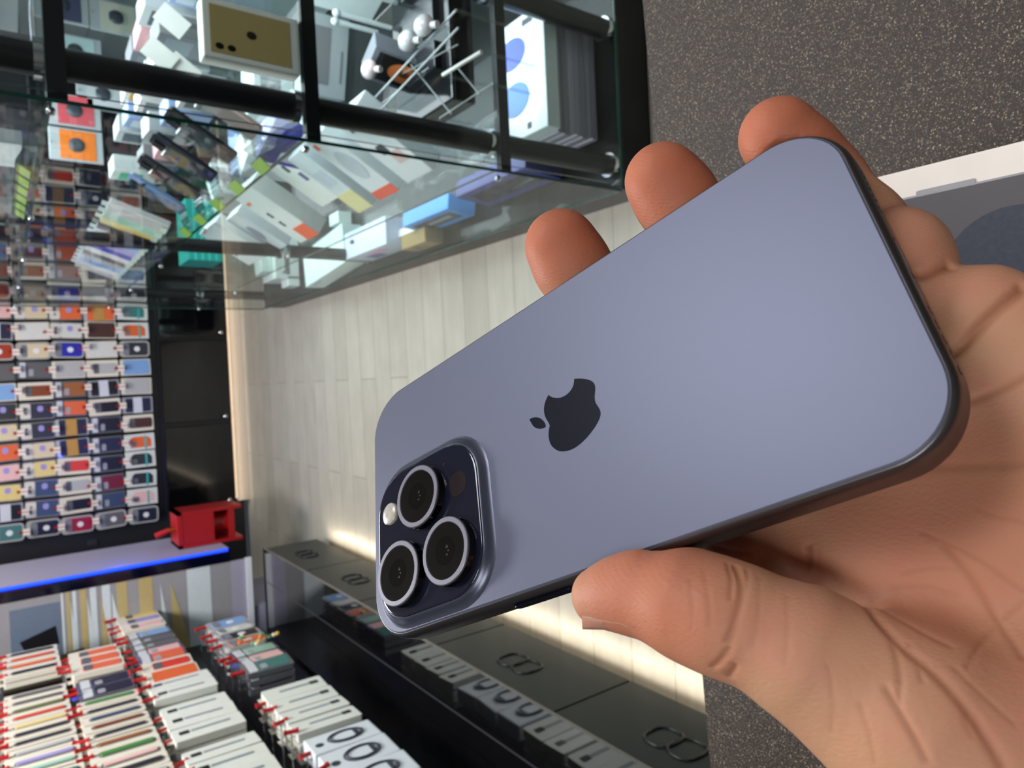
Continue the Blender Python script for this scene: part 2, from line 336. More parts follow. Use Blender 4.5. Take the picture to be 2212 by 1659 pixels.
for r, txt in rows.items():
    for i, tok in enumerate(txt.split()):
        k, c = tok.split(':'); x = -.778+.1145*i+random.uniform(-.004, .004); z = ztop[r]-.170
        lab = '%s phone case %s, %s in %s' % (ctxt.get(c, c), ktxt[k], ORD[i], rtxt[r])
        if k not in protos: protos[k] = pack_parts(k)
        mats = {'phone_case': M(C[c], .4)}
        rot = (random.uniform(-.01, .03), random.uniform(-.035, .035), random.uniform(-.08, .08))
        if k not in used:
            used.add(k); o = protos[k]; o.location = (x, YB-.03, z); o.rotation_euler = rot; o['label'] = lab; o['group'] = 'phone case packages on the far wall'
            for ch in o.children:
                if ch.name.split('.')[0] == 'phone_case': ch.material_slots[0].link = 'OBJECT'; ch.material_slots[0].material = mats['phone_case']
        else:
            dup(protos[k], (x, YB-.03, z), 0, lab, 'phone case packages on the far wall', mats, rot)
        hl = 'red tipped metal hook, %s in %s' % (ORD[i], rtxt[r])
        hloc = (x+random.uniform(-.006, .006), YB-.050, z+.178)
        if hookp is None:
            hookp = hook_parts(.095); hookp.location = hloc; hookp['label'] = hl; hookp['group'] = 'hooks on the far wall'
        else: dup(hookp, hloc, random.uniform(-.2, .2), hl, 'hooks on the far wall')

# ---------------------------------------------------------------- left display unit: black board, drawer cabinet with interlocked ring grips
XB = -1.235
t = thing('display_board', 'tall black board carrying the hanging packages on the left', 'display board', (XB-.02, 2.2, .35))
MB().box((0, 0, 1.1), (.04, 2.88, 2.2)).build('board', M((16, 16, 19), .35), t)
mb = MB()
for k in range(9): mb.box((.0215, 0, .18+.12*k), (.003, 2.86, .006))
mb.build('groove', M((34, 34, 38), .3), t)
ZC = .335
t = thing('drawer_cabinet', 'low glossy black drawer cabinet with ring shaped grips under the left display', 'cabinet', (-.81, 2.23, 0))
MB().box((-.155, 0, ZC+.0022), (.005, 2.6, .001)).build('inlay_line', M((50, 50, 54), .3), t)
MB().box((-.22, -.02, .19), (.41, 2.66, .27)).build('body', M((14, 14, 16), .3), t)
MB().box((-.205, -.02, ZC-.004), (.415, 2.68, .012)).build('top', M((8, 8, 10), .04, spec=1, coat=1), t, label='mirror black glass top')
MB().box((-.24, -.02, .028), (.1, 2.62, .056)).build('plinth', M((150, 140, 120), .5), t)
FR = M((30, 36, 34), .24, spec=.12)
def ring(cy, cz, ry, rz_, n=24, rot=0):
    P = []
    for i in range(n):
        a = 2*PI*i/n; c, s_ = math.cos(a), math.sin(a)
        y = ry*math.copysign(abs(c)**.7, c); z = rz_*math.copysign(abs(s_)**.7, s_)
        P.append((.001, cy+y*math.cos(rot)-z*math.sin(rot), cz+y*math.sin(rot)+z*math.cos(rot)))
    return P
for i, yc in enumerate((1.00, 1.56, 2.12, 2.68, 3.24)):
    dy = yc-2.2
    d = MB().box((-.006, dy, (ZC+.062)/2-.004), (.012, .553, ZC-.078)).build('drawer_front', FR, t)
    g = MB().tube(ring(dy-.033, .215, .036, .040), .0035, n=8, closed=True).tube(ring(dy+.033, .215, .036, .040), .0035, n=8, closed=True)
    g.build('ring_grip', M((14, 16, 16), .35, spec=.3), d, label='pair of interlocked dark rings')
MB().box((-.03, -.02, .050), (.012, 2.6, .008)).build('light_strip', M((255, 222, 175), .5, emit=2.5), t)

# packages on the left board, fronts facing the aisle
def band_pack():
    t = thing('accessory_package', 'x', 'accessory package')
    MB().loops([[(x, .008, z) for x, z in rr(.058, .165, .004, 2, 0, .0825)], [(x, -.008, z) for x, z in rr(.058, .165, .004, 2, 0, .0825)]]).build('box', WARMWHITE, t)
    MB().loops([[(x, -.008, z) for x, z in rr(.030, .135, .010, 3, 0, .078)], [(x, -.0092, z) for x, z in rr(.030, .135, .010, 3, 0, .078)]]).build('window', M((120, 116, 110), .15, coat=.5), t)
    MB().loops([[(x, -.0092, z) for x, z in rr(.016, .126, .006, 3, 0, .078)], [(x, -.0125, z) for x, z in rr(.016, .126, .006, 3, 0, .078)]]).build('watch_band', BLACK, t)
    MB().box((0, 0, .172), (.026, .0014, .016)).build('hang_tab', WARMWHITE, t)
    return t
def strap_pack(two=False):
    t = thing('accessory_package', 'x', 'accessory package')
    w, h, d = .082, .185, .022
    MB().loops([[(x, d/2, z) for x, z in rr(w, h, .005, 3, 0, h/2)], [(x, -d/2, z) for x, z in rr(w, h, .005, 3, 0, h/2)]]).build('box', M((216, 217, 208), .45), t)
    mb = MB(); mb.loops([[(x, -d/2, z) for x, z in rr(.011, .105, .003, 2, .006, .085)], [(x, -d/2-.0008, z) for x, z in rr(.011, .105, .003, 2, .006, .085)]])
    mb.build('print', M((130, 140, 146), .4), t)
    MB().loops([[(x, -d/2, z) for x, z in rr(.020, .026, .003, 2, .006, .155 if not two else .03)], [(x, -d/2-.001, z) for x, z in rr(.020, .026, .003, 2, .006, .155 if not two else .03)]]).build('window', M((44, 48, 48), .2), t)
    MB().box((0, 0, h+.007), (.034, .0014, .018)).build('hang_tab', WARMWHITE, t)
    return t
def ring_pack():
    t = thing('cable_package', 'x', 'cable package')
    w, h, d = .100, .185, .045
    MB().box((0, 0, h/2), (w, d, h), bev=.004).build('box', M((214, 219, 224), .4), t)
    mb = MB(); mb.tube([(.030*math.cos(a*PI/12), -d/2-.001, .085+.048*math.sin(a*PI/12)) for a in range(24)], .0028, n=6, closed=True)
    mb.tube([(.024*math.cos(a*PI/12)+.002, -d/2-.001, .083+.041*math.sin(a*PI/12)) for a in range(24)], .002, n=6, closed=True)
    mb.box((.004, -d/2-.001, .055), (.03, .002, .012))
    mb.build('cable_print', M((50, 52, 66), .4), t, label='dark coiled cable picture')
    MB().sphere((-.006, -d/2, .158), .012, sc_=(1, .1, 1)).build('dot_print', M((50, 56, 58), .4), t)
    MB().box((0, 0, h+.007), (.034, .0014, .018)).build('hang_tab', WHITE, t)
    return t
lhook = None
def left_hook(x, y, z, lab):
    global lhook
    if lhook is None:
        lhook = hook_parts(.186); lhook.location = (x, y, z); lhook.rotation_euler = (0, 0, PI/2); lhook['label'] = lab; lhook['group'] = 'hooks on the left board'
    else: dup(lhook, (x-random.uniform(0, .022), y+random.uniform(-.008, .008), z), PI/2, lab, 'hooks on the left board', rot=(random.uniform(-.04, .0), random.uniform(-.35, .35), PI/2))
LR = PI/2
lrows = {'A': (1.398, 'the left board\'s top row'), 'B': (1.205, 'the left board\'s second row'), 'C': (.997, 'the left board\'s third row'), 'D': (.707, 'the left board\'s lowest row')}
spec = {
 'A': 'band 2.12 .062: teal mint lilac lgrey dk dk yellow red olive grey grey | band 2.98 .07: black orange red navy',
 'B': 'band 1.90 .062: green lgrey dk pink green tan dk brown slate dk green | clear 2.62 .085: black black | white 2.86 .075: orange orange orange',
 'C': 'strap 1.72 .085: a a a a | strap 2.12 .085: a a a | strap 2.44 .08: a a | flat 2.60 .07: orange | white 2.70 .085: red | clear 2.80 .075: orange pink grey grey sky | white 3.22 .08: pink lilac yellow',
 'D': 'strap2 1.22 .088: a a a a | ring 1.60 .105: a a a | strap2 1.93 .088: a a a a | clear 2.46 .08: teal pink mint | round 2.74 .085: orange black white sky'}
C.update(olive=(96, 104, 60), green=(70, 130, 62), purple=(80, 60, 90))
PR = {'band': band_pack(), 'strap': strap_pack(), 'strap2': strap_pack(True), 'ring': ring_pack()}
first = {k: True for k in PR}
NAMES = {'band': '{c} watch band in slim white box', 'strap': 'slim white box with one long pale slot', 'strap2': 'white accessory box with a small dark window', 'ring': 'bluish white box with a coiled cable picture', 'clear': '{c} phone case in a clear box', 'white': '{c} phone case in a white window box', 'flat': '{c} accessory filling a pale box', 'round': '{c} phone case in a rounded blister pack'}
for R_, (zt, rowtxt) in lrows.items():
    n = 0
    for grp in spec[R_].split('|'):
        head, cols_ = grp.split(':'); k, y0, dy = head.split(); y0 = float(y0)*1.075; dy = float(dy)*1.075; sc_ = 1.075
        if k not in PR:
            PR[k] = protos.get(k) or pack_parts(k); first[k] = k not in protos
        for j, c in enumerate(cols_.split()):
            y = y0+dy*j; hh = {'band': .165, 'strap': .185, 'strap2': .185, 'ring': .185}.get(k, .167)*1.075
            thick = {'ring': .046, 'band': .018}.get(k, .024)
            depth = 1 if k == 'ring' else (3 if R_ in 'CD' else 2)
            cl = NAMES[k].format(c=ctxt.get(c, c))
            for q in range(depth):
                lab = '%s, %s%s in %s' % (cl.replace(' a ', ' '), ['', 'behind ', 'rearmost '][q], ORD[n], rowtxt)
                x = -1.025-thick*.54-(thick*1.075+.003)*q; rot = (0, random.uniform(-.01, .05), LR+random.uniform(-.09, .09)*(1 if q == 0 else .5))
                if q: rot = (0, .0, LR)
                nb = len(bpy.data.objects)
                loc = (x, y+random.uniform(-.004, .004), zt-hh-.012)
                mats = {}
                if k == 'band': mats = {'watch_band': M(C[c], .45)}
                elif k not in ('strap', 'strap2', 'ring'): mats = {'phone_case': M(C[c], .4)}
                g = 'packages in %s' % rowtxt
                if first.get(k):
                    first[k] = False; o = PR[k]; o.location = loc; o.rotation_euler = rot; o['label'] = lab; o['group'] = g
                    for ch in o.children:
                        b_ = ch.name.split('.')[0]
                        if b_ in mats: ch.material_slots[0].link = 'OBJECT'; ch.material_slots[0].material = mats[b_]
                    lastp = o
                else: lastp = dup(PR[k], loc, 0, lab, g, mats, rot)
                lastp.scale = (1.075,)*3 if k in ('band', 'strap', 'strap2', 'ring') else (1.0,)*3
            left_hook(-1.03, y, zt-.002, 'red tipped metal hook, %s along %s' % (ORD[n], rowtxt))
            n += 1
# key ring trinket hanging from a case at the far end of the lowest row
t = thing('beaded_charm', 'colourful beaded charm hanging at the far end of the lowest row on the left board', 'charm', (-.995, 2.82, .55))
mb = MB(); cc = []
for k in range(16):
    a = k*.7
    MB().sphere((.012*math.sin(a*1.3)+.008, .035*math.sin(a), .10-.009*k), .0085, n=8).build('bead', M([(220, 120, 70), (90, 170, 130), (225, 215, 190), (210, 170, 80)][k % 4], .3), t)
MB().tube([(0, 0, .12), (.006, .01, .08), (.008, 0, .0), (.004, -.01, -.05)], .0018).build('cord', M((60, 120, 90), .6), t)

# ---------------------------------------------------------------- glass showcase on the right
XG, Y0, Y1, X1 = .42, 1.20, 4.05, 1.62
SH = [.115, .475, .893, 1.275, 1.70]
t = thing('glass_showcase', 'tall glass showcase with black tube posts and lit glass shelves', 'showcase', (XG, Y0, 0))
def lx(x, y, z): return (x-XG, y-Y0, z)
LX, LY = X1-XG, Y1-Y0
MB().box((LX/2, LY/2+.01, .055), (LX-.02, LY-.02, .108)).build('base', M((13, 13, 14), .28, spec=.3), t)
MB().box((LX/2, LY/2, 1.98), (LX, LY, .04)).build('top_panel', M((30, 30, 32), .4), t)
def pane(name, c, d, edge_axis, label=None):
    mb = MB().box(c, d, 0)
    for k, f in enumerate(mb.f):   # narrow faces are the green cut edges
        P = [Vector(mb.v[i]) for i in f]; nrm_ = (P[1]-P[0]).cross(P[2]-P[0]); ax = max(range(3), key=lambda q: abs(nrm_[q]))
        mb.mi[k] = 0 if ax == edge_axis else 1
    return mb.build(name, [GLASS, GEDGE], t)
pane('front_pane', (0, LY/2, .115+.93), (.006, LY, 1.83), 0)
pane('side_pane', (LX/2+.004, .003, .115+.93), (LX-.02, .006, 1.83), 1)
pane('far_pane', (LX/2+.004, LY-.003, .115+.93), (LX-.02, .006, 1.83), 1)
pane('bottom_glass', (LX/2, LY/2, .112), (LX-.014, LY-.03, .008), 2)
for k, z in enumerate(SH[1:]):
    pane('shelf', (LX/2+.002, LY/2, z-.005), (LX-.02, LY-.03, .009), 2)
def post(px, py):
    zs = [.118]+SH[1:]
    for a, b in zip(zs, SH[1:]+[1.955]):
        pp = MB().cyl((px, py, a+.012), (px, py, b-.022), .024, n=24).build('post', TUBE, t)
        m_ = MB()
        m_.cyl((px, py, a+.0), (px, py, a+.012), .029, n=24).cyl((px, py, b-.024), (px, py, b-.012), .029, n=24)
        m_.build('collar', CHROME, pp, label='chrome collar')
for px, py in ((.072, .045), (.072, 1.43), (.072, LY-.045), (.40, .045), (LX-.06, .06), (LX-.06, 1.43), (LX-.06, LY-.05), (.40, LY-.05)): post(px, py)
for k, z in enumerate(SH[1:]):
    w = .017
    MB().box((LX/2, .018, z-.014), (LX-.012, w, .026)).build('rail', TUBE, t)
    MB().box((LX/2, LY-.02, z-.014), (LX-.012, w, .026)).build('rail', TUBE, t)
    mb = MB()
    for yy in (.03, .8, 1.43, 2.1, LY-.03): mb.sphere((-.006, yy, z-.006), .007, n=10)
    mb.build('clip', CHROME, t)
for z in (1.69, 1.262, .879, .461):
    MB().box((.28, LY/2, z), (.5, 2.3, .006)).build('lamp_panel', M((200, 205, 205), .5), t) if z > 1.5 else None
MB().box((LX-.012, LY/2, 1.04), (.012, LY-.03, 1.84)).build('back_panel', M((120, 128, 128), .25), t)

def sbox(name, label, cat, loc, size, mat, rz=0, tilt=0, decals=(), group=None, bev=.003):
    """upright box; local front is -Y. decals: (part name, material, face, u0, u1, v0, v1) in fractions of the face"""
    t = thing(name, label, cat, loc, group=group); t.rotation_euler = (tilt, 0, rz)
    w, d, h = size
    MB().box((0, 0, h/2), (w, d, h), bev=bev).build('box', mat, t)
    for dn, dm, face, u0, u1, v0, v1 in decals:
        e = .0009
        if face == 'f': c, s_ = (-w/2+w*(u0+u1)/2, -d/2-e/2, h*(v0+v1)/2), (w*(u1-u0), e, h*(v1-v0))
        elif face == 't': c, s_ = (-w/2+w*(u0+u1)/2, -d/2+d*(v0+v1)/2, h+e/2), (w*(u1-u0), d*(v1-v0), e)
        elif face == 'l': c, s_ = (-w/2-e/2, -d/2+d*(u0+u1)/2, h*(v0+v1)/2), (e, d*(u1-u0), h*(v1-v0))
        if dn.startswith('o:'):
            dn = dn[2:]; mb = MB(); n = 24; a_, b_ = s_[0]/2, (s_[2] if face == 'f' else s_[1])/2
            if face == 'f': mb.loops([[(c[0]+a_*math.cos(2*PI*i/n), yy, c[2]+b_*math.sin(2*PI*i/n)) for i in range(n)] for yy in (-d/2, -d/2-e*1.3)])
            else: mb.loops([[(c[0]+a_*math.cos(2*PI*i/n), c[1]+b_*math.sin(2*PI*i/n), zz) for i in range(n)] for zz in (h, h+e*1.3)])
            mb.build(dn, dm, t)
        else: MB().box(c, s_).build(dn, dm, t)
    return t
BW = M((208, 216, 212), .4); PALE = M((190, 200, 200), .4); ORA = M((226, 92, 38), .4); G1 = M((52, 56, 66), .4); GR = M((110, 112, 112), .4)
FA = -PI/2            # fronts turned to the aisle (-X)
# --- shelf at .893
s9 = .894
sbox('phone_box', 'large white phone box with a gold phone picture behind the black post', 'phone box', (.588, 1.236, s9), (.098, .034, .160), WHITE, 0.0, 0,
     [('picture', M((168, 150, 100), .35), 'f', .10, .90, .10, .93), ('o:lens_print', BLACK, 'f', .16, .27, .80, .885), ('o:lens_print', BLACK, 'f', .16, .27, .68, .765), ('o:logo_print', M((30, 26, 18), .4), 'f', .44, .58, .46, .565)])
for k, (px, py) in enumerate(((395, 150), (345, 118), (372, 45))):
    p = at(px, py, 1, 1.62)
    t = thing('price_card', 'blank white tilted card on a clear foot, %s from the gold phone box' % ORD[k], 'card', (p[0], 1.62, s9), group='white cards beside the gold phone box')
    MB().box((0, 0, p[2]-s9), (.042, .002, .062), rot=Euler((-.3, .6, -.35)).to_matrix()).build('card', WHITE, t)
    MB().box((0, .004, (p[2]-s9)/2), (.012, .003, p[2]-s9-.01)).box((0, .008, .003), (.03, .03, .006)).build('foot', ACRYL, t)
def phone_stand(y, label, colr, w=.074, h=.155, x=.50, tag_=True):
    t = thing('display_phone', label, 'phone', (x, y, s9+.012)); t.rotation_euler = (-.55, 0, FA)
    P = rr(w, h, .010, 4, 0, h/2)
    MB().loops([[(a, .004, b) for a, b in P], [(a, -.004, b) for a, b in P]]).build('body', M(colr, .3), t)
    MB().box((-.016, -.006, h-.026), (.034, .004, .036), bev=.0015).build('camera_bump', BLACK, t)
    s_ = thing('display_stand', 'clear bent acrylic stand under the %s' % label.split(',')[0], 'stand', (x-.005, y, s9), FA)
    mb = MB(); hw_ = .040
    prof = [(-.050, .001), (-.046, .016), (-.034, .004), (-.020, .010), (.0, .012), (.052, .118), (.058, .118), (.066, .001)]
    for a, b in zip(prof[:-1], prof[1:]):
        mb.add([(-hw_, a[0], a[1]), (hw_, a[0], a[1]), (hw_, b[0], b[1]), (-hw_, b[0], b[1]), (-hw_, a[0], a[1]+.002), (hw_, a[0], a[1]+.002), (hw_, b[0], b[1]+.002), (-hw_, b[0], b[1]+.002)],
               [(0, 3, 2, 1), (4, 5, 6, 7), (0, 1, 5, 4), (1, 2, 6, 5), (2, 3, 7, 6), (3, 0, 4, 7)])
    mb.build('stand', ACRYL, s_)
    if tag_:
        g_ = MB().box((0, -.058, .009), (.060, .0015, .028), rot=Matrix.Rotation(-.75, 3, 'X')).build('price_tag', M((112, 146, 40), .5), s_, label='yellow green price tag')
ph = [(1.44, 'rose beige display phone, nearest on the stands', (196, 170, 160), .5), (1.62, 'black display phone beside the rose beige one', (28, 28, 32), .5), (1.79, 'dark navy display phone, third of the row on stands', (34, 38, 50), .5),
      (1.97, 'charcoal display phone beside the light blue one', (40, 42, 48), .5), (2.15, 'light blue display phone on a stand', (120, 146, 186), .5)]
for y, l_, c_, x_ in ph: phone_stand(y, l_, c_, x=x_)
# small cartons standing behind the phones and further along the shelf
rnd = random.Random(3)
def carton(x, y, z, w, d, h, colr, lab, rz=FA, tilt=0, group=None, acc=None):
    dec = [('print', acc or GR, 'f', .15, .85, .45, .86), ('text_print', GR, 'f', .2, .6, .12, .18)]
    return sbox('accessory_carton', lab, 'carton', (x, y, z), (w, d, h), M(colr, .4), rz, tilt, dec, group)
cols = [((208, 214, 212), 'white', (110, 120, 122)), ((200, 212, 206), 'pale mint', (60, 170, 130)), ((214, 120, 130), 'pink', (214, 170, 170)), ((90, 130, 200), 'blue', (200, 210, 220)), ((196, 198, 190), 'ivory', (190, 140, 60)), ((60, 64, 70), 'dark grey', (140, 150, 150)), ((160, 168, 170), 'grey', (70, 80, 90))]
hs = [(y, x) for x in (.68, .80, .92) for y in (1.74, 1.88, 2.02, 2.16, 2.30, 2.44)]
for k, (y, x) in enumerate(hs):
    c_ = cols[(k*3+k//6) % 7]; c_ = (tuple(int(v*.55+92) for v in c_[0]), c_[1], c_[2]); hh = rnd.uniform(.07, .15)
    carton(x, y, s9, .11, .05, hh, c_[0], '%s carton on the phone shelf, %s along, %s row behind the stands' % (c_[1], ORD[k % 6], ['first', 'second', 'third'][k//6]), FA+rnd.uniform(-.1, .1), group='cartons behind the display phones', acc=M(c_[2], .4))
cs = ['lgrey', 'mint', 'yellow', 'dk', 'lgrey', 'sky', 'lilac', 'blue', 'white', 'grey', 'lgrey', 'sky', 'white', 'lgrey']
for k, c_ in enumerate(cs):
    y = 2.42+.085*k
    t = thing('boxed_phone_case', '%s slim case box leaning against the showcase front, %s from the near end' % (ctxt.get(c_, c_), ORD[k]), 'case box', (.50, y, s9+.001), 0, 'slim case boxes leaning in a row'); t.rotation_euler = (-.36, 0, FA+.12)
    MB().box((0, 0, .088), (.085, .018, .172), bev=.003).build('box', M(tuple(min(230, int(v*.6+90)) for v in C[c_]), .3, coat=.5), t)
    MB().box((0, -.0095, .075), (.066, .001, .12)).build('window', M(C[c_], .3, coat=.4), t)
    MB().box((0, -.012, .012), (.05, .002, .018)).build('price_tag', M((176, 190, 176), .5), t)
    MB().box((0, 0, .182), (.034, .002, .02)).build('hang_tab', PALE, t)
# --- upper shelf 1.275: a few boxes whose feet show
s12 = 1.276
sbox('clear_organizer', 'clear plastic box on the top shelf at the near corner', 'box', (.62, 1.42, s12), (.12, .10, .05), PLASTIC, .3)
t = thing('price_holder', 'sloping holder with yellow green price tags on the top shelf', 'price holder', (.46, 1.9, s12), FA)
MB().box((0, 0, .012), (.5, .03, .02), rot=Matrix.Rotation(-.5, 3, 'X')).build('rail', ACRYL, t)
for k in range(6): MB().box((-.2+.08*k, -.016, .014), (.06, .0015, .026), rot=Matrix.Rotation(-.6, 3, 'X')).build('price_tag', M((112, 138, 48), .5), t)
for k, (x, y, w, h, c_, nm) in enumerate(((.62, 1.75, .2, .05, (40, 44, 48), 'dark'), (.66, 2.15, .22, .07, (190, 196, 196), 'white'), (.62, 2.6, .2, .06, (120, 124, 126), 'grey'), (.9, 1.9, .2, .06, (200, 204, 204), 'pale'), (.95, 1.45, .2, .05, (60, 64, 70), 'charcoal'))):
    sbox('flat_carton', '%s flat carton lying on the top shelf, %s' % (nm, ['nearest the posts', 'beside the price tags', 'furthest along', 'in the second row', 'at the near glass'][k]), 'carton', (x, y, s12), (w*.6, w*.7, h), M(c_, .4), .1*k)
# --- larger blister cards hanging inside, seen past the post
for k, (px, py, c_, nm) in enumerate(((160, 240, (200, 84, 92), 'red'), (165, 315, (226, 120, 34), 'orange'), (132, 12, (70, 74, 100), 'blue grey'), (162, 112, (180, 205, 205), 'pale blue'), (250, 40, (196, 196, 180), 'ivory'), (300, 175, (180, 200, 190), 'mint'), (222, 205, (185, 190, 192), 'light grey'))):
    p = at(px, py, 1, 3.2)
    t = thing('blister_card', '%s gadget blister card hanging inside the glass showcase' % nm, 'blister card', (p[0], 3.2, p[2]-.09))
    MB().box((0, 0, .09), (.125, .012, .18), bev=.003).build('card', M((170, 176, 178), .3), t)
    MB().box((0, -.007, .085), (.11, .003, .12)).build('print', M(c_, .35), t)
    MB().sphere((0, -.01, .09), .028, sc_=(1, .3, 1)).build('gadget', M((60, 66, 72), .3), t)
    MB().cyl((0, .6, .172), (0, -.02, .172), .002, n=6).build('hanger', CHROME, t)
# --- shelf at .475
s4 = .476
sbox('earphone_box', 'white earphone box with an orange corner square against the showcase front', 'box', (.50, 2.29, s4), (.175, .06, .25), BW, FA, -.55,
     [('orange_square', ORA, 'f', .42, 1, 0, .24), ('earphone_print', G1, 'f', .30, .40, .50, .60), ('earphone_print', G1, 'f', .30, .40, .32, .42), ('text_print', M((214, 120, 90), .5), 'f', .1, .3, .8, .85)])
sbox('earphone_box', 'white earphone box with two dark bud pictures, behind the orange cornered one', 'box', (.58, 2.08, s4), (.16, .07, .28), M((214, 222, 216), .4), FA, -.55,
     [('earphone_print', G1, 'f', .42, .54, .52, .62), ('earphone_print', M((70, 80, 130), .4), 'f', .62, .76, .34, .46), ('panel_print', M((160, 168, 158), .4), 'l', .1, .9, .1, .9)])
sbox('cable_box', 'white box with a pale yellow base band', 'box', (.50, 1.85, s4), (.095, .05, .235), M((196, 210, 214), .4), FA, -.55, [('yellow_band', M((212, 208, 150), .4), 'f', 0, 1, 0, .32), ('print', M((180, 196, 206), .4), 'f', .2, .8, .45, .7)])
sbox('cable_box', 'white box with an orange base band', 'box', (.505, 1.70, s4), (.115, .05, .235), M((206, 216, 218), .4), FA, -.55, [('orange_band', M((220, 84, 54), .4), 'f', 0, 1, 0, .13), ('o:print', M((176, 190, 198), .4), 'f', .25, .85, .3, .75), ('dot_print', M((220, 90, 60), .4), 'f', .1, .25, .85, .93)])
sbox('charger_box', 'white box with a charger plug picture, nearest of the leaning boxes', 'box', (.51, 1.53, s4), (.13, .05, .225), M((204, 214, 216), .4), FA, -.55, [('plug_print', M((70, 70, 74), .4), 'f', .30, .55, .42, .55), ('plug_print', M((196, 170, 165), .4), 'f', .45, .8, .25, .42), ('print', M((90, 96, 100), .4), 'f', .2, .35, .8, .86)])
sbox('cable_box', 'white box with a row of five dark plug pictures', 'box', (.51, 2.88, s4), (.26, .04, .22), M((202, 210, 206), .4), FA, -.55, [('plug_print', G1, 'f', .10+.17*k, .16+.17*k, .28, .40) for k in range(5)])
sbox('cable_box', 'white box with a grey cable loop picture beside the orange cornered box', 'box', (.51, 2.60, s4), (.14, .04, .20), M((200, 210, 212), .4), FA, -.55, [('o:print', M((130, 140, 156), .4), 'f', .3, .7, .3, .7)])
sbox('blue_carton', 'deep blue carton standing behind the white boxes', 'carton', (.66, 1.92, s4), (.20, .06, .26), M((44, 46, 150), .35), FA+.3, -.1, [('print', M((190, 200, 220), .4), 'f', .1, .3, .6, .8)])
sbox('teal_carton', 'ribbed teal carton lying at the far end of the middle shelf', 'carton', (.72, 3.56, s4), (.28, .20, .15), M((30, 150, 138), .4), 0, 0, [('stripe', M((70, 190, 176), .4), 'f', 0, 1, .15+.2*k, .2+.2*k) for k in range(4)])
sbox('white_carton', 'white carton stack end beyond the teal carton on the lowest shelf', 'carton', (.62, 3.55, .117), (.22, .2, .12), M((206, 216, 210), .4), 0, 0, [('print', GR, 'f', .1, .5, .4, .6)])
sbox('white_carton', 'small white carton on top at the far end of the lowest shelf', 'carton', (.62, 3.55, .2385), (.16, .12, .05), M((196, 208, 200), .4), .1)
sbox('grey_frame_box', 'grey framed black speaker box with an orange ring', 'speaker box', (.70, 1.45, s4), (.085, .055, .17), M((120, 124, 132), .3), FA+.5, -.2,
     [('panel', M((20, 20, 22), .25), 'f', .1, .9, .08, .92), ('o:speaker_ring', M((230, 130, 70), .4), 'f', .22, .78, .30, .74), ('o:speaker_cone', M((60, 40, 30), .4), 'f', .40, .60, .44, .60)])
# clear stand with white earphones and black glossy gadget trays
t = thing('gadget_tray', 'glossy black tray of small gadgets with clear dividers on the middle shelf', 'tray', (.80, 1.42, s4), .0)
MB().box((0, 0, .03), (.42, .26, .06), bev=.004).build('tray', M((16, 17, 20), .08, spec=.7), t)
for k in range(4): MB().box((-.15+.1*k, 0, .085), (.003, .24, .05)).build('divider', ACRYL, t)
for k in range(3): MB().box((-.1+.1*k, -.02, .068), (.06, .14, .016), bev=.003).build('gadget', M((34, 36, 40), .2), t)
def seg(name, label, cat, pairs, z, r, mat, zb=s4):
    P = [(at(*a, 2, z), at(*b, 2, z)) for a, b in pairs]; c = sum([p+q for p, q in P])/(2*len(P))
    t = thing(name, label, cat, (c[0], c[1], zb)); o = Vector((c[0], c[1], zb))
    for p, q in P: MB().cyl(Vector(p)-o, Vector(q)-o, r, n=8).build('bar', mat, t)
    for p, q in P[:1]:
        for e in (p, q): MB().cyl(Vector((e[0], e[1], zb))-o, Vector(e)-o, .003, n=8).build('leg', ACRYL, t)
    return t
BAR = M((128, 136, 136), .2)
seg('display_rack', 'clear gadget rack with bright rod edges in front of the black tray', 'rack', [((950, 255), (1062, 182)), ((888, 140), (975, 246)), ((985, 142), (1036, 204)), ((868, 160), (990, 96))], .57, .0016, BAR)
seg('rail_light', 'short silver rail above the black tray in the near corner', 'rail', [((957, 162), (1040, 112))], .60, .004, M((206, 210, 205), .3))
t = seg('earphone_stand', 'long clear shelf with bright edges carrying white wireless earphones', 'earphone stand', [((742, 285), (985, 22)), ((770, 292), (990, 60))], .62, .0022, M((170, 178, 182), .2))
o_ = t.location
for k, (px, py) in enumerate(((880, 88), (798, 150), (915, 55))):
    p = Vector(at(px, py, 2, .645))-o_
    MB().sphere(p, .021, sc_=(1, 1.2, .8)).cyl(p, p+Vector((-.01, -.035, -.01)), .007).build('earphone', M([(214, 214, 218), (214, 196, 196), (205, 206, 210)][k], .25, coat=.5), t)
for k, (px, py, hh) in enumerate(((730, 262, .13), (760, 235, .15), (815, 70, .12), (845, 60, .15), (905, 20, .16))):
    p = at(px, py, 2, s4)
    t = thing('display_post', 'frosted white display post, %s along behind the clear earphone shelf' % ORD[k], 'display post', (p[0], p[1], s4), group='frosted posts')
    MB().cyl((0, 0, 0), (0, 0, hh), .006, n=12).sphere((0, 0, hh), .010).build('post', M((190, 200, 200), .3), t)
for k, (x, y, w, d, h, c_, nm) in enumerate(((.95, 2.0, .22, .1, .12, (150, 158, 158), 'grey'), (1.0, 2.4, .2, .14, .16, (196, 204, 204), 'white'), (.9, 2.75, .2, .12, .12, (120, 140, 190), 'blue'), (1.05, 1.75, .12, .1, .2, (190, 200, 196), 'ivory'), (.78, 2.45, .12, .1, .18, (180, 190, 190), 'pale grey'), (.80, 3.0, .2, .1, .14, (170, 180, 176), 'stone'))):
    carton(x, y, s4, w, d, h, c_, '%s carton standing in the second row of the middle shelf' % nm, .2*k-.3)
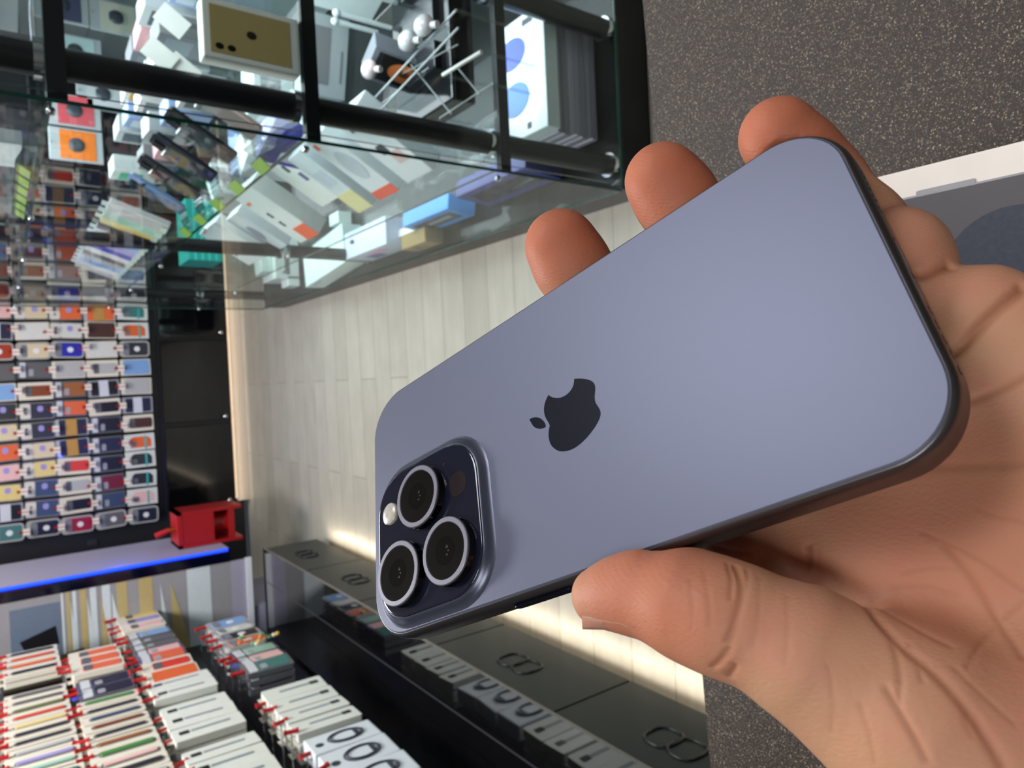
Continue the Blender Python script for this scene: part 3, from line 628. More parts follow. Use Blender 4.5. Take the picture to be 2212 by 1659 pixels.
# --- lowest shelf
s1 = .117
sz = []
for k in range(7):
    sbox('flat_box', 'flat grey box, %s from the bottom of the stack in the near corner' % ORD[k], 'box', (.703+.003*math.sin(k*2.1), 1.368+.002*math.cos(k), s1+.0185*k), (.275, .165, .018), M([(158, 156, 172), (172, 172, 184), (146, 148, 158)][k % 3], .4), .0, 0, group='stacked flat grey boxes')
sbox('cable_set_box', 'white box with blue coil pictures on top of the grey stack', 'box', (.715, 1.375, s1+.0185*7+.001), (.29, .20, .040), M((214, 230, 232), .3, coat=.3), 0, 0,
     [('o:coil_print', M((70, 130, 220), .35), 't', .20, .48, .32, .88), ('o:coil_print', M((60, 86, 190), .35), 't', .60, .86, .36, .92), ('mark_print', G1, 't', .05, .10, .30, .38), ('mark_print', G1, 't', .90, .95, .2, .4)])
sbox('blue_box', 'bright blue box with a dark window on the lowest shelf', 'box', (.52, 2.00, s1), (.30, .05, .10), M((70, 150, 225), .35), FA, -.12, [('window', M((80, 88, 100), .2), 'f', .12, .9, .25, .8), ('text_print', M((190, 205, 215), .4), 'f', .35, .8, .45, .62)])
sbox('purple_box', 'violet blue box with a dark window near the corner of the lowest shelf', 'box', (.53, 1.60, s1), (.34, .05, .12), M((62, 66, 130), .35), FA, -.12, [('window', M((44, 48, 62), .2), 'f', .12, .9, .25, .8), ('text_print', M((150, 160, 190), .4), 'f', .35, .85, .45, .62)])
sbox('tent_card', 'small white tent card beside the bright blue box', 'card', (.50, 2.20, s1), (.12, .03, .06), WHITE, FA, -.2, [('print', G1, 'f', .6, .7, .3, .7)])
sbox('white_box', 'plain white box with a small line of print on the lowest shelf', 'box', (.53, 2.92, s1), (.46, .16, .085), M((206, 226, 222), .35), FA+.10, 0, [('text_print', M((120, 140, 140), .4), 'f', .12, .3, .72, .8)])
sbox('picture_box', 'white box with a pink and blue splash picture on the lowest shelf', 'box', (.52, 2.44, s1), (.36, .10, .11), M((200, 212, 232), .35), FA, 0, [('print', M((230, 170, 200), .4), 'f', .45, .75, .5, .85), ('print', M((90, 110, 170), .4), 'f', .25, .5, .15, .6), ('stripe', M((150, 165, 170), .4), 'f', .0, .06, 0, 1)])
sbox('brown_box', 'brown cardboard box with black marks beside the picture box', 'box', (.47, 2.14, s1), (.17, .05, .07), M((150, 130, 84), .7), FA, 0, [('mark', BLACK, 'f', .2, .6, .3, .4), ('mark', BLACK, 'f', .3, .4, .3, .8)])
sbox('white_box', 'small white box at the far end of the lowest shelf', 'box', (.50, 3.50-.0, s1), (.10, .05, .06), M((210, 222, 218), .35), FA, 0)
sbox('white_box', 'small white box set back from the plain white box', 'box', (.68, 2.84, s1), (.10, .05, .06), M((200, 214, 210), .35), FA, 0)

# ---------------------------------------------------------------- counter
def speckle():
    m = bpy.data.materials.new('speckled_counter'); m.use_nodes = True; nt = m.node_tree; b = nt.nodes['Principled BSDF']; L = nt.links.new
    tc = nt.nodes.new('ShaderNodeTexCoord')
    n = nt.nodes.new('ShaderNodeTexNoise'); n.inputs['Scale'].default_value = 1250; n.inputs['Detail'].default_value = 3; n.inputs['Roughness'].default_value = .7; L(tc.outputs['Object'], n.inputs['Vector'])
    cr = nt.nodes.new('ShaderNodeValToRGB'); e = cr.color_ramp.elements; e[0].position = .40; e[0].color = (*lin((34, 25, 19)), 1); e[1].position = .70; e[1].color = (*lin((200, 178, 150)), 1)
    e2 = cr.color_ramp.elements.new(.59); e2.color = (*lin((66, 53, 43)), 1)
    L(n.outputs['Fac'], cr.inputs[0]); L(cr.outputs[0], b.inputs['Base Color'])
    bp = nt.nodes.new('ShaderNodeBump'); bp.inputs['Strength'].default_value = .5; bp.inputs['Distance'].default_value = .0006; L(n.outputs['Fac'], bp.inputs['Height']); L(bp.outputs[0], b.inputs['Normal'])
    b.inputs['Roughness'].default_value = .42; b.inputs['Specular IOR Level'].default_value = .4
    return m
ZT = 1.03
a = at(1388, 0, 2, ZT); b_ = at(1535, 1659, 2, ZT); dirv = (a-b_)/np.linalg.norm(a-b_); A_ = b_-dirv*.75; B_ = a+dirv*.9
t = thing('counter', 'dark speckled shop counter the phone is held over', 'counter', (0, -.1, 0))
poly = [(A_[0], A_[1]+.1), (A_[0], -.35), (B_[0], -.35), (B_[0], B_[1]+.1)]
MB().prism(poly, ZT-.035, ZT).build('worktop', speckle(), t)
ins = [(A_[0]+.02, A_[1]+.08), (A_[0]+.02, -.33), (B_[0]-.02, -.33), (B_[0]-.02, B_[1]+.08)]
MB().prism(ins, .0, ZT-.035).build('cabinet', M((14, 14, 15), .3), t)
# boxed phone lying on the counter
bx1, by0, by1 = .0730, -.004, .160
bx0 = bx1-.090
t = thing('phone_box', 'white phone box with a grey phone picture lying on the dark counter', 'phone box', (0, 0, ZT))
MB().box(((bx1+bx0)/2, (by0+by1)/2, .0125), (bx1-bx0, by1-by0, .025), bev=.0008).build('box', M((226, 216, 206), .45), t)
pw0, pw1 = bx0+.0118, .0612
pc = (pw0+pw1)/2
MB().prism(rr(pw1-pw0, (by1-by0)-.012, .012, 6, pc, (by0+by1)/2-.004), .0251, .0255).build('phone_picture', M((92, 88, 92), .22, coat=.3, var=.12, scale=14), t)
MB().prism(rr(pw1-pw0+.0016, (by1-by0)-.0104, .0125, 6, pc, (by0+by1)/2-.004), .0250, .02525).build('phone_picture_edge', M((150, 146, 150), .4), t)
MB().prism(rr(.0020, .021, .0008, 2, pw1+.0014, .120), .0250, .0253).build('button_print', M((150, 146, 150), .4), t)
cc_ = at(2190, 590, 2, ZT+.0256)
MB().prism([(cc_[0]+.024*math.cos(i*PI/24), cc_[1]+.024*math.sin(i*PI/24)) for i in range(48)], .0256, .0258).build('lens_print', M((66, 68, 78), .25, coat=.3, var=.25, scale=500), t)

# ---------------------------------------------------------------- the phone in the hand (local frame: x along the phone, z out of its back; metres)
rv = np.array([-0.45907978, -0.72196804, 0.29909639]); TP = np.array([0.01279513, -0.00740548, -0.16453638])
th_ = np.linalg.norm(rv); kk = rv/th_; K_ = np.array([[0, -kk[2], kk[1]], [kk[2], 0, -kk[0]], [-kk[1], kk[0], 0]])
RP = np.eye(3)+math.sin(th_)*K_+(1-math.cos(th_))*K_@K_
PW = Matrix([list((CM@RP)[i])+[(CAM+CM@TP)[i]] for i in range(3)]+[[0, 0, 0, 1]])     # phone frame -> world
def hp(px, py, z):                        # photograph point at height z (mm) in the phone frame, in mm, and its distance
    d = np.array([(px-W/2)/F, -(py-H/2)/F, -1.0]); o = RP.T@(-TP); dl = RP.T@d; t = (z/1000-o[2])/dl[2]
    return (o+t*dl)*1000, 1000*t
GA, GB = .0738, .03575
phone = bpy.data.objects.new('smartphone', None); col.objects.link(phone); phone.matrix_world = PW
tag(phone, 'blue grey smartphone with three camera lenses, held up by a hand, back to the viewer', 'phone')
def ringz(out, z, r0=.0125): return [(x, y, z) for x, y in rr(2*(GA+out), 2*(GB+out), r0+out, 12)]
FRM = bpy.data.materials.new('blue_metal'); FRM.use_nodes = True; b = FRM.node_tree.nodes['Principled BSDF']
b.inputs['Base Color'].default_value = (*lin((104, 100, 102)), 1); b.inputs['Metallic'].default_value = .9; b.inputs['Roughness'].default_value = .36
DKF = bpy.data.materials.new('dark_blue_metal'); DKF.use_nodes = True; b = DKF.node_tree.nodes['Principled BSDF']
b.inputs['Base Color'].default_value = (*lin((40, 40, 58)), 1); b.inputs['Metallic'].default_value = .8; b.inputs['Roughness'].default_value = .16
MB().loops([ringz(-.0006, -.0006), ringz(.0001, -.0003), ringz(.0005, -.0006), ringz(.0010, -.0014), ringz(.0012, -.0026), ringz(.0012, -.0068), ringz(.0009, -.0081), ringz(.0003, -.0088), ringz(-.0008, -.0090)], smooth=True).build('frame', FRM, phone)
def backmat():
    m = bpy.data.materials.new('matte_blue_glass'); m.use_nodes = True; nt = m.node_tree; b = nt.nodes['Principled BSDF']
    b.inputs['Base Color'].default_value = (*lin((106, 109, 128)), 1); b.inputs['Roughness'].default_value = .45; b.inputs['Metallic'].default_value = .4; b.inputs['Specular IOR Level'].default_value = .35
    tc = nt.nodes.new('ShaderNodeTexCoord'); n = nt.nodes.new('ShaderNodeTexNoise'); n.inputs['Scale'].default_value = 2500
    bp = nt.nodes.new('ShaderNodeBump'); bp.inputs['Strength'].default_value = .04; bp.inputs['Distance'].default_value = .0001
    nt.links.new(tc.outputs['Object'], n.inputs['Vector']); nt.links.new(n.outputs[0], bp.inputs['Height']); nt.links.new(bp.outputs[0], b.inputs['Normal'])
    return m
MB().loops([ringz(0, -.0006), ringz(.0, -.00025), ringz(-.0003, 0)], smooth=False).build('back_glass', backmat(), phone)
MB().loops([ringz(-.0004, -.0086), ringz(-.0006, -.0092)]).build('screen', BLACKGLOSS, phone)
# fruit shaped emblem on the back, measured from the photograph
body = [(1060, 290), (1130, 285), (1200, 287), (1270, 300), (1330, 320), (1370, 350), (1393, 395), (1400, 450), (1395, 520), (1390, 590), (1400, 660), (1425, 710), (1455, 755), (1478, 800), (1487, 850), (1480, 900), (1460, 960), (1420, 1035), (1370, 1110), (1310, 1190), (1240, 1270), (1160, 1345), (1080, 1405), (1000, 1445), (930, 1465), (870, 1472), (810, 1465), (760, 1440), (710, 1400), (675, 1350), (655, 1290), (643, 1220), (645, 1150), (655, 1090), (660, 1045), (640, 1000), (605, 940), (580, 880), (570, 820), (570, 760), (580, 700), (603, 630), (640, 553), (670, 575), (710, 592), (770, 602), (830, 598), (880, 580), (930, 552), (980, 508), (1020, 455), (1045, 400), (1058, 340)]
leaf = [(330, 950), (380, 925), (440, 918), (500, 930), (550, 970), (585, 1020), (595, 1070), (560, 1090), (500, 1103), (440, 1090), (400, 1065), (365, 1015)]
def crsp(P, corners, n=4):
    out = []; N = len(P)
    for i in range(N):
        p0, p1, p2, p3 = P[i-1], P[i], P[(i+1) % N], P[(i+2) % N]
        if i in corners: p0 = p1
        if (i+1) % N in corners: p3 = p2
        for k in range(n):
            t = k/n; out.append(tuple(.5*((2*p1[j])+(-p0[j]+p2[j])*t+(2*p0[j]-5*p1[j]+4*p2[j]-p3[j])*t*t+(-p0[j]+3*p1[j]-3*p2[j]+p3[j])*t**3) for j in (0, 1)))
    return out
mb = MB()
for P, cn in ((body, {0, 42}), (leaf, {0, 6})):
    Q = [hp(1100+x/7.542, 780+y/7.542, 0)[0]/1000 for x, y in crsp(P, cn)]
    mb.loops([[(q[0], q[1], -.0001) for q in Q], [(q[0], q[1], .00007) for q in Q]])
EMB = M((26, 28, 38), .3, spec=.06, var=0, name='dark_reflection_paint')  # dark reflection of the mirror finish put into the base colour
mb.build('emblem', EMB, phone, label='dark fruit shaped emblem with a bite and a leaf')
# camera plateau
NAVY = M((26, 28, 44), .10, spec=.6, coat=.6, var=0, name='navy_glass')
pcx, pcy = -.0492, -.0125
def pl(s_, z, r): return [(x, y, z) for x, y in rr(s_, s_, r, 10, pcx, pcy)]
MB().loops([pl(.0462, -.0001, .0138), pl(.0448, .00012, .0132), pl(.0436, .00045, .0128), pl(.0426, .0009, .0122), pl(.0417, .0014, .0119), pl(.0410, .00168, .0116), pl(.0404, .00175, .0114)], cap=(True, False), smooth=True).build('plateau_rim', M((84, 87, 102), .28, metal=.5, var=0, name='shaded_rim_glass'), phone)  # darker than the back glass: shading of the fillet put into the colour
MB().loops([pl(.0408, .0012, .0116), pl(.0405, .0018, .0114), pl(.0400, .00198, .0112), pl(.0392, .0020, .0110)], smooth=True).build('camera_plateau', NAVY, phone)
LR_ = M((128, 126, 136), .42, metal=.7, var=0); LB = M((10, 10, 14), .12, metal=.5, var=0); LG = M((7, 6, 6), .03, spec=.8, coat=1, var=0)
for cx_, cy_ in ((-.0495, -.0036), (-.0398, -.0212), (-.0585, -.0218)):
    def cr(r, z): return [(cx_+r*math.cos(2*PI*i/48), cy_+r*math.sin(2*PI*i/48), z) for i in range(48)]
    L_ = MB().loops([cr(.0086, .0019), cr(.0083, .0023), cr(.0082, .0040), cr(.0081, .0042)], smooth=True).build('lens', LB, phone)
    MB().loops([cr(.0084, .0039), cr(.0084, .0044), cr(.0082, .00455), cr(.0071, .00455), cr(.0070, .0042), cr(.0070, .0038)], cap=(True, False), smooth=False).build('lens_ring', LR_, L_, label='bright metal ring')
    MB().loops([cr(.0071, .0041), cr(.0069, .00435)], cap=(False, True)).build('lens_glass', LG, L_, label='black lens glass')
    mb = MB(); mb.loops([cr(.0036, .00436), cr(.0036, .00438)], cap=(False, True)); mb.build('lens_iris', M((14, 11, 11), .03, spec=.8, var=0), L_)
    mb = MB()
    for dx, dy, r_ in ((.0008, .0008, .00045), (.0012, -.0003, .0003), (.0006, -.0012, .00035)): mb.sphere((cx_+dx, cy_+dy, .0044), r_, n=8, sc_=(1, 1, .3))
    mb.build('lens_glint', M((190, 170, 140), .08, metal=1, var=0), L_)  # glints in the lens made as tiny bright beads
fx, fy, _ = hp(843, 1110, 2.4)[0]/1000
MB().loops([[(fx+r*math.cos(2*PI*i/24), fy+r*math.sin(2*PI*i/24), z) for i in range(24)] for r, z in ((.0031, .0018), (.0031, .0026), (.0027, .0029), (.0012, .0030))], smooth=True).build('flash', M((198, 190, 176), .3, coat=.6, var=.2, scale=900), phone)
lx_, ly_, _ = hp(988, 1045, 2)[0]/1000
MB().loops([[(lx_+.0033*math.cos(2*PI*i/24), ly_+.0033*math.sin(2*PI*i/24), z) for i in range(24)] for z in (.0019, .00206)]).build('depth_sensor', M((44, 36, 38), .15, coat=.5, var=0), phone)
qx, qy, _ = hp(959, 1003, 2)[0]/1000
MB().cyl((qx, qy, .0019), (qx, qy, .00207), .0005, n=12).build('microphone_hole', BLACK, phone)
# side button, bottom edge openings
bt = [(x, -GB-.0013, z) for x, z in rr(.0180, .0026, .0012, 4, -.0172, -.0043)]
MB().loops([bt, [(x, y-.0006, z) for x, y, z in bt]]).build('side_button', DKF, phone, label='dark raised side button')
mb = MB()
for yy in [.0205, .0175, .0145, .0115]+[-.0115-.003*k for k in range(5)]:
    mb.loops([[(GA+.00125, yy+.0009*math.cos(a*PI/8), -.0043+.0009*math.sin(a*PI/8)) for a in range(16)], [(GA+.0013, yy+.0009*math.cos(a*PI/8), -.0043+.0009*math.sin(a*PI/8)) for a in range(16)]])
mb.build('speaker_hole', BLACK, phone)
MB().loops([[(GA+.00122, y, z) for y, z in rr(.0090, .0030, .0014, 5, 0, -.0043)], [(GA+.0013, y, z) for y, z in rr(.0090, .0030, .0014, 5, 0, -.0043)]]).build('charging_port', BLACK, phone)

# ---------------------------------------------------------------- the hand: one continuous surface from a blended distance field (mm, phone frame)
def S(px, py, z, rpx):
    q, d = hp(px, py, z); return (*q, rpx*d/F)
def L3(x, y, z, r): return (x, y, z, r)
chains = {
 'index': [S(1212, 531, -6, 79), S(1236, 575, -10, 80), S(1287, 655, -17.5, 80), L3(10, 14, -20.5, 8.9), L3(16, -6, -24, 9.5), L3(27, -31, -30, 10.5), L3(40, -48, -34, 11)],
 'middle': [S(1432, 391, -6, 82), S(1460, 430, -10, 84), S(1522, 519, -17.5, 86), L3(42, 14, -20, 9.0), L3(46, -4, -22, 9.5), L3(54, -26, -28, 10.5)],
 'ring': [S(1682, 296, -7, 84), S(1726, 343, -12, 84), S(1775, 398, -17, 84), S(1858, 493, -20, 88), L3(71, 2, -21, 9.3), L3(70, -22, -27, 10)],
 'pinky': [L3(44, 24, -19.5, 7.4), L3(60, 18, -19.5, 8.0), S(1930, 566, -20, 110), S(1975, 640, -24, 100)],
 'pinky_base': [S(2075, 690, -25, 106), S(2110, 700, -25, 122), S(2190, 735, -26, 128)],
 'thumb': [S(1301, 1287, -2, 67), S(1346, 1281, -2, 78), S(1400, 1280, -2.5, 93), S(1490, 1306, -3, 115), S(1560, 1332, -4, 120), S(1625, 1355, -6, 118), S(1740, 1412, -10, 142), S(1850, 1475, -15, 165)],
}
palm = [
 [S(1700, 1120, -33, 130), S(2000, 1350, -36, 160), S(2400, 1700, -38, 180)],
 [S(1830, 1040, -31, 125), S(2100, 1250, -35, 150), S(2420, 1580, -38, 180)],
 [S(1960, 960, -29, 125), S(2200, 1150, -33, 150), S(2480, 1480, -38, 190)],
 [S(2090, 860, -27, 135), S(2290, 1000, -30, 160), S(2520, 1350, -38, 190)],
 [S(2250, 760, -28, 140), S(2430, 950, -31, 180), S(2560, 1250, -40, 200)],
 [S(1850, 1475, -15, 165), S(1990, 1560, -19, 205), S(2200, 1690, -26, 240), S(2420, 1800, -36, 240)],
 [S(1790, 1225, -27, 112), S(1900, 1190, -30, 130)],
 [S(1600, 1195, -30, 80), S(1720, 1150, -31, 110)],
]
w0 = np.array(palm[1][-1][:3]); 
wr = np.array([72., -98., -40.]); 
fore = [(*w0, 17), (*(wr+[0, 0, 0]), 21), (82, -125, -42, 22), (104, -175, -46, 27), (128, -230, -50, 31)]
chains['forearm'] = fore
chains['forearm2'] = [(*(np.array(palm[5][-1][:3])), 15), (64, -106, -38, 17), (76, -128, -42, 19), (112, -190, -48, 24)]
chains['forearm3'] = [(*(np.array(palm[4][-1][:3])), 15), (88, -98, -44, 16), (92, -122, -44, 19), (112, -175, -46, 24)]
h_ = .7
lo = np.array([-20., -215., -84.]); hi = np.array([140., 74., 12.])
nx, ny, nz = [int((hi[i]-lo[i])/h_)+1 for i in range(3)]
gx = (lo[0]+h_*np.arange(nx, dtype=np.float32)); gy = (lo[1]+h_*np.arange(ny, dtype=np.float32)); gz = (lo[2]+h_*np.arange(nz, dtype=np.float32))
def chain_field(ch, k):
    """smooth union of round cones along a chain, evaluated only near it"""
    F_ = None
    A0 = np.array([c[:3] for c in ch]); R0 = max(c[3] for c in ch)
    pad = R0+14
    i0 = np.maximum(0, ((A0.min(0)-pad-lo)/h_).astype(int)); i1 = np.minimum([nx, ny, nz], ((A0.max(0)+pad-lo)/h_).astype(int)+2)
    X_, Y_, Z_ = np.meshgrid(gx[i0[0]:i1[0]], gy[i0[1]:i1[1]], gz[i0[2]:i1[2]], indexing='ij')
    for a, b in zip(ch[:-1], ch[1:]):
        a3 = np.array(a[:3], np.float32); ab = np.array(b[:3], np.float32)-a3; L2 = float(ab@ab)+1e-6
        px_, py_, pz_ = X_-a3[0], Y_-a3[1], Z_-a3[2]
        t = np.clip((px_*ab[0]+py_*ab[1]+pz_*ab[2])/L2, 0, 1)
        d = np.sqrt((px_-t*ab[0])**2+(py_-t*ab[1])**2+(pz_-t*ab[2])**2)-(a[3]+t*(b[3]-a[3]))
        F_ = d if F_ is None else smin(F_, d, k)
    full = np.full((nx, ny, nz), 60, np.float32); full[i0[0]:i1[0], i0[1]:i1[1], i0[2]:i1[2]] = F_
    return full
def smin(a, b, k):
    h = np.clip(.5+.5*(b-a)/k, 0, 1); return b+(a-b)*h-k*h*(1-h)
P_ = None
for ch in palm:
    f_ = chain_field(ch, 5); P_ = f_ if P_ is None else smin(P_, f_, 7)
for nm in ('forearm', 'forearm2', 'forearm3'): P_ = smin(P_, chain_field(chains[nm], 6), 14)
fing = None
for nm in ('index', 'middle', 'ring', 'pinky', 'pinky_base'):
    f_ = chain_field(chains[nm], 3); fing = f_ if fing is None else smin(fing, f_, .7)
D_ = smin(P_, fing, 2.2)
D_ = smin(D_, chain_field(chains['thumb'], 2.5), 2.6)
# the hollow between the ball of the thumb and the palm
hol = chain_field([S(1650, 1222, -19, 34), S(1760, 1268, -17, 46), S(1858, 1303, -15, 34)], 2)
D_ = -smin(-D_, hol, 3.0)
# the phone presses into the skin
X_, Y_, Z_ = gx[:, None, None], gy[None, :, None], gz[None, None, :]
ax_, ay_ = np.abs(X_)-(GA+.0013)*1000+12.5, np.abs(Y_)-(GB+.0013)*1000+12.5
pr_ = np.sqrt(np.maximum(ax_, 0)**2+np.maximum(ay_, 0)**2)+np.minimum(np.maximum(ax_, ay_), 0)-12.5
pz_ = np.abs(Z_+4.4)-5.0
pd = np.maximum(pr_, pz_)
D_ = np.maximum(D_, -(pd-.25)).astype(np.float32)

def surface_nets(D, lo, h):
    s = D < 0; nx, ny, nz = D.shape
    c = [(i, j, k) for i in (0, 1) for j in (0, 1) for k in (0, 1)]
    cnt = sum(s[i:nx-1+i, j:ny-1+j, k:nz-1+k].astype(np.int8) for i, j, k in c)
    act = (cnt > 0) & (cnt < 8); idx = -np.ones(act.shape, np.int64); ii = np.argwhere(act); idx[act] = np.arange(len(ii))
    pos = np.zeros((len(ii), 3)); n = np.zeros(len(ii))
    for a in c:
        for ax in range(3):
            if a[ax] == 0:
                b = list(a); b[ax] = 1
                da = D[ii[:, 0]+a[0], ii[:, 1]+a[1], ii[:, 2]+a[2]]; db = D[ii[:, 0]+b[0], ii[:, 1]+b[1], ii[:, 2]+b[2]]
                m = (da < 0) != (db < 0); t = np.where(m, da/(da-db+1e-12), 0)
                p = ii+np.array(a, float); p[:, ax] += t; pos[m] += p[m]; n[m] += 1
    V = pos/n[:, None]*h+lo
    Fs = []
    for ax in range(3):
        u, v = (ax+1) % 3, (ax+2) % 3
        sl0 = [slice(1, None)]*3; sl0[ax] = slice(0, -1); sl1 = [slice(1, None)]*3; sl1[ax] = slice(1, None)
        a = s[tuple(sl0)]; b = s[tuple(sl1)]
        # trim to cells that exist on all sides
        e = np.argwhere(a != b); off = np.ones(3, int); off[ax] = 0; e = e+off
        ok = np.all(e < np.array(idx.shape), axis=1); e = e[ok]; sg = s[e[:, 0], e[:, 1], e[:, 2]]
        du = np.zeros(3, int); du[u] = 1; dv = np.zeros(3, int); dv[v] = 1
        q = [idx[tuple((e-x).T)] for x in (du*0, du, du+dv, dv)]
        q = np.stack(q, 1); q[~sg] = q[~sg][:, ::-1]; Fs.append(q[np.all(q >= 0, axis=1)])
    return V, np.concatenate(Fs)
V, Q = surface_nets(D_, lo, h_)
del D_, P_, fing
def vnormals(V, Q):
    n = np.cross(V[Q[:, 2]]-V[Q[:, 0]], V[Q[:, 3]]-V[Q[:, 1]]); N = np.zeros_like(V)
    for k in range(4): np.add.at(N, Q[:, k], n)
    return N/(np.linalg.norm(N, axis=1)[:, None]+1e-12)
def relax(V, Q, it):
    for _ in range(it):
        A = np.zeros_like(V); n = np.zeros(len(V))
        for a, b in ((0, 1), (1, 2), (2, 3), (3, 0)):
            np.add.at(A, Q[:, a], V[Q[:, b]]); np.add.at(A, Q[:, b], V[Q[:, a]]); np.add.at(n, Q[:, a], 1); np.add.at(n, Q[:, b], 1)
        V = .5*V+.5*A/np.maximum(n, 1)[:, None]
    return V
V = relax(V, Q, 3)
def subdivide(V, Q):
    E = np.sort(np.concatenate([Q[:, [0, 1]], Q[:, [1, 2]], Q[:, [2, 3]], Q[:, [3, 0]]]), 1)
    key = E[:, 0]*len(V)+E[:, 1]; u, inv = np.unique(key, return_inverse=True); a, b = u//len(V), u % len(V)
    n = len(V); m = len(Q); em = (inv+n).reshape(4, m); fc = n+len(u)+np.arange(m)
    V2 = np.concatenate([V, (V[a]+V[b])/2, V[Q].mean(1)])
    Q2 = np.concatenate([np.stack([Q[:, k], em[k], fc, em[k-1]], 1) for k in range(4)])
    return V2, Q2
V, Q = subdivide(V, Q); V = relax(V, Q, 3)
N = vnormals(V, Q)
camL = RP.T@(-TP)*1000
def onskin(px, py):
    """first skin vertex met along the sight line through a measured point"""
    d = np.array([(px-W/2)/F, -(py-H/2)/F, -1.0]); d = RP.T@d; d /= np.linalg.norm(d)
    r = V-camL; t = r@d; pd_ = np.linalg.norm(r-t[:, None]*d, axis=1); m = np.where((pd_ < .7) & (t > 0))[0]
    if len(m) == 0: m = np.argsort(pd_)[:3]
    m = m[t[m] < t[m].min()+2.5]
    return V[m[np.argmin(pd_[m])]]
creases = [  # (points, depth mm, half width mm)
 ([(1588, 1222), (1604, 1262), (1600, 1300), (1586, 1345), (1574, 1385)], .40, .75), ([(1572, 1218), (1582, 1250), (1578, 1290)], .25, .5), ([(1614, 1232), (1612, 1262), (1604, 1290)], .2, .5),
 ([(1520, 1230), (1530, 1290), (1534, 1350)], .07, .5), ([(1490, 1250), (1496, 1310), (1492, 1360)], .06, .45), ([(1640, 1250), (1640, 1320), (1626, 1390)], .08, .5), ([(1700, 1290), (1704, 1360), (1694, 1430)], .07, .5),
 ([(1868, 1302), (1900, 1345), (1940, 1388), (1990, 1430), (2045, 1480), (2095, 1540), (2140, 1610), (2165, 1655)], .55, .85),
 ([(1880, 1300), (1930, 1330), (1990, 1365), (2050, 1395)], .25, .6), ([(1905, 1340), (1935, 1400), (1945, 1470)], .3, .6), ([(1960, 1390), (1985, 1440), (1990, 1470)], .25, .55),
 ([(1915, 1490), (1945, 1540), (1975, 1590), (2000, 1640)], .3, .6), ([(1940, 1410), (1946, 1480), (1938, 1540)], .2, .5),
 ([(2060, 760), (2105, 715), (2160, 665), (2211, 620)], 1.2, 1.1), ([(1986, 596), (2020, 586), (2052, 572)], 1.1, 1.0),
 ([(2085, 872), (2140, 850), (2211, 815)], .45, .8), ([(2040, 1180), (2100, 1250), (2150, 1330), (2211, 1420)], .35, .65), ([(1990, 1150), (2070, 1185), (2150, 1235), (2211, 1280)], .2, .5),
 ([(2211, 1300), (2150, 1350), (2110, 1400), (2090, 1440)], .22, .5), ([(1745, 1180), (1750, 1215), (1744, 1250)], .5, .8), ([(1770, 1190), (1768, 1225)], .2, .5),
 ([(1800, 1012), (1900, 1013), (2050, 1009), (2211, 1003)], .25, .9), ([(2020, 1440), (2070, 1510), (2100, 1590)], .16, .5), ([(2060, 1440), (2120, 1500), (2190, 1560)], .16, .5),
 ([(1860, 1520), (1880, 1590), (1890, 1650)], .1, .5), ([(1790, 1440), (1800, 1520), (1795, 1580)], .08, .5), ([(1540, 1180), (1580, 1190), (1620, 1196)], .2, .6), ([(2110, 1100), (2160, 1120), (2211, 1130)], .15, .5),
 ([(1950, 1240), (2010, 1225), (2080, 1235)], .12, .5), ([(1930, 1270), (2000, 1262), (2070, 1285)], .12, .5), ([(1540, 1440), (1560, 1425), (1572, 1400)], .3, .6), ([(1575, 1460), (1588, 1440)], .4, .7)]
disp = np.zeros(len(V)); dark = np.zeros(len(V))  # dark holds the shade of the creases, painted into the skin colour
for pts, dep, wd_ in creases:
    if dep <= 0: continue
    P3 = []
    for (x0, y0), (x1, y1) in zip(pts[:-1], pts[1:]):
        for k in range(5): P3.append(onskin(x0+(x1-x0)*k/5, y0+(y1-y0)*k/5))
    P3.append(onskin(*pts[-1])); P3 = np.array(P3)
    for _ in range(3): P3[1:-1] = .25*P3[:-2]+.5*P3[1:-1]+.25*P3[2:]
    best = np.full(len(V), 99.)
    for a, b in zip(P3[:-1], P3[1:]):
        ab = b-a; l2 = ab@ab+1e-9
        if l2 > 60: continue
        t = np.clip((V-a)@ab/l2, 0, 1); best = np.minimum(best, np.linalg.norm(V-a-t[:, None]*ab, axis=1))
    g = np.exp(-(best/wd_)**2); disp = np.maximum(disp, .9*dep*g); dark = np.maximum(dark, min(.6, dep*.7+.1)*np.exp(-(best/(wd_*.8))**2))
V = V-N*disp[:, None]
# blood under the skin: redder finger pads and thumb tip (pigment, not light)
red = np.zeros(len(V))
for c_, rad, a_ in ((S(1200, 520, -3, 1), 17, 1), (S(1425, 385, -3, 1), 17, 1.), (S(1690, 290, -3, 1), 18, 1.), (S(1400, 1280, 4, 1), 17, .75), (S(1700, 1240, -20, 1), 10, .4), (S(2080, 1150, -20, 1), 20, .35), (S(2000, 1300, -20, 1), 13, .35), (S(1520, 1170, -20, 1), 14, .5)):
    red = np.maximum(red, a_*np.exp(-(np.linalg.norm(V-np.array(c_[:3]), axis=1)/rad)**4))
me = bpy.data.meshes.new('hand'); me.from_pydata((V/1000).tolist(), [], Q.tolist()); me.polygons.foreach_set('use_smooth', [True]*len(me.polygons))
at_ = me.attributes.new('flush', 'FLOAT', 'POINT'); at_.data.foreach_set('value', red.astype(np.float32))
at_ = me.attributes.new('crease_shade', 'FLOAT', 'POINT'); at_.data.foreach_set('value', dark.astype(np.float32))
